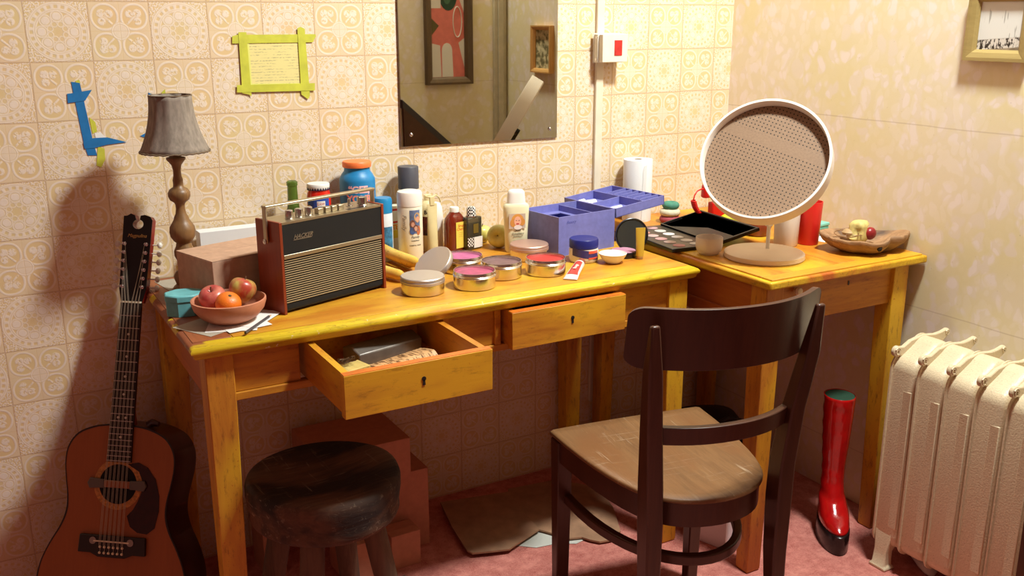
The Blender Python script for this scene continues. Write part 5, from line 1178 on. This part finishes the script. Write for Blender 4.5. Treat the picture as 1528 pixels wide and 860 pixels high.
# white box behind the chair leg
wbx = E('white_box', 'small white carton on the carpet beside the right table leg', 'box', (1.43, -.585, 0), radians(20))
O('body', MB().box(-.045, .045, -.05, .05, 0, .085), plain((226, 222, 226), .6, name='white_card'), wbx, bevel=.001)
O('lid', MB().box(-.0455, .0455, -.0505, .0505, .080, .087), plain((232, 230, 230), .6, name='white_card_lid'), wbx, bevel=.001)
bg = E('dark_bag', 'black rounded bag lying under the corner table', 'bag', (1.62, -.30, 0))
rings = []
for (z, r) in ((0, .10), (.02, .13), (.09, .135), (.16, .12), (.21, .085), (.225, .03)): rings.append([(r*1.25*(1+.06*sin(3*a))*cos(a), r*(1+.05*sin(4*a+1))*sin(a), z) for a in [2*pi*k/32 for k in range(32)]])
O('body', MB().loft(rings), plain((20, 18, 18), .7, vary=.3, name='black_cloth'), bg, smooth=60)
O('strap', MB().tube([(-.12, -.05, .12), (-.10, -.09, .20), (0, -.10, .245), (.10, -.09, .20), (.12, -.05, .12)], .006, 8), plain((24, 22, 22), .6, name='black_strap'), bg, smooth=60)

# boot
BOOT = plain((190, 16, 18), .16, vary=.12, scale=30, bump=.0015, coat=.6, name='red_patent')
bo = E('platform_boot', 'tall glossy red platform boot standing under the corner table', 'boot', (1.704, -.735, 0), radians(-35))
# local: toe towards -y
S_ = [(.0, .036, .050), (.0, .034, .06)]
def bring(cx, cy, z, rx, ry, tilt=0, n=28): return [(cx+rx*cos(2*pi*k/n), cy+ry*sin(2*pi*k/n), z+tilt*sin(2*pi*k/n)) for k in range(n)]
shaft = [bring(0, -.012, .054, .036, .088), bring(0, -.012, .066, .0375, .090, .004), bring(0, -.006, .084, .0375, .083, .012), bring(0, .010, .106, .035, .064, .018), bring(0, .026, .130, .0305, .046, .014), bring(0, .034, .165, .0290, .037, .004), bring(0, .036, .20, .0300, .036), bring(0, .037, .26, .0345, .040), bring(0, .038, .32, .0380, .043), bring(0, .038, .37, .0400, .044), bring(0, .038, .398, .0405, .045)]
full = []
for i in range(len(shaft)-1):
    for s_ in range(4):
        t = s_/4; full.append([tuple(a*(1-t)+b*t for a, b in zip(p, q)) for p, q in zip(shaft[i], shaft[i+1])])
full.append(shaft[-1])
for j, rg in enumerate(full):     # leather wrinkles
    for k, p in enumerate(rg):
        z = p[2]; wv = .0012*sin(z*150+2*sin(2*pi*k/28)+k*.3) if z > .07 else 0
        rg[k] = (p[0]*(1+wv*20), p[1]+wv, z)
full += [bring(0, .038, .399, .0385, .043), bring(0, .038, .36, .036, .04)]
O('upper', MB().loft(full, caps=False), BOOT, bo, smooth=70)
O('lining', MB().loft([bring(0, .038, .397, .0378, .0423), bring(0, .038, .34, .034, .038), bring(0, .038, .30, .02, .02)]), plain((20, 58, 38), .8, name='green_lining'), bo, smooth=60)
sole = [bring(0, -.012, 0, .036, .090), bring(0, -.012, .003, .039, .093), bring(0, -.014, .054, .0385, .0935), bring(0, -.014, .0565, .036, .090)]
O('platform_sole', MB().loft(sole), plain((26, 16, 16), .25, name='black_sole'), bo, smooth=50)
O('zip', MB().tube([(.0300-.0, .034, .13), (.0302, .036, .2), (.035, .037, .26), (.0400, .038, .37)], .0018, 6), plain((110, 12, 12), .4, name='dark_red_zip'), bo)
# lump on floor under radiator
sk = E('white_sock', 'crumpled white sock on the carpet under the radiator', 'sock', (1.80, -.955, 0), radians(60))
rings = []
for (x, r) in ((-.06, .004), (-.05, .014), (-.02, .019), (.02, .018), (.05, .016), (.065, .004)): rings.append([(x, r*1.3*cos(a), max(0, r*.9+r*.9*sin(a))) for a in [2*pi*k/20 for k in range(20)]])
O('fabric', MB().loft(rings), plain((222, 214, 206), .9, vary=.06, bump=.002, name='white_knit'), sk, smooth=60)
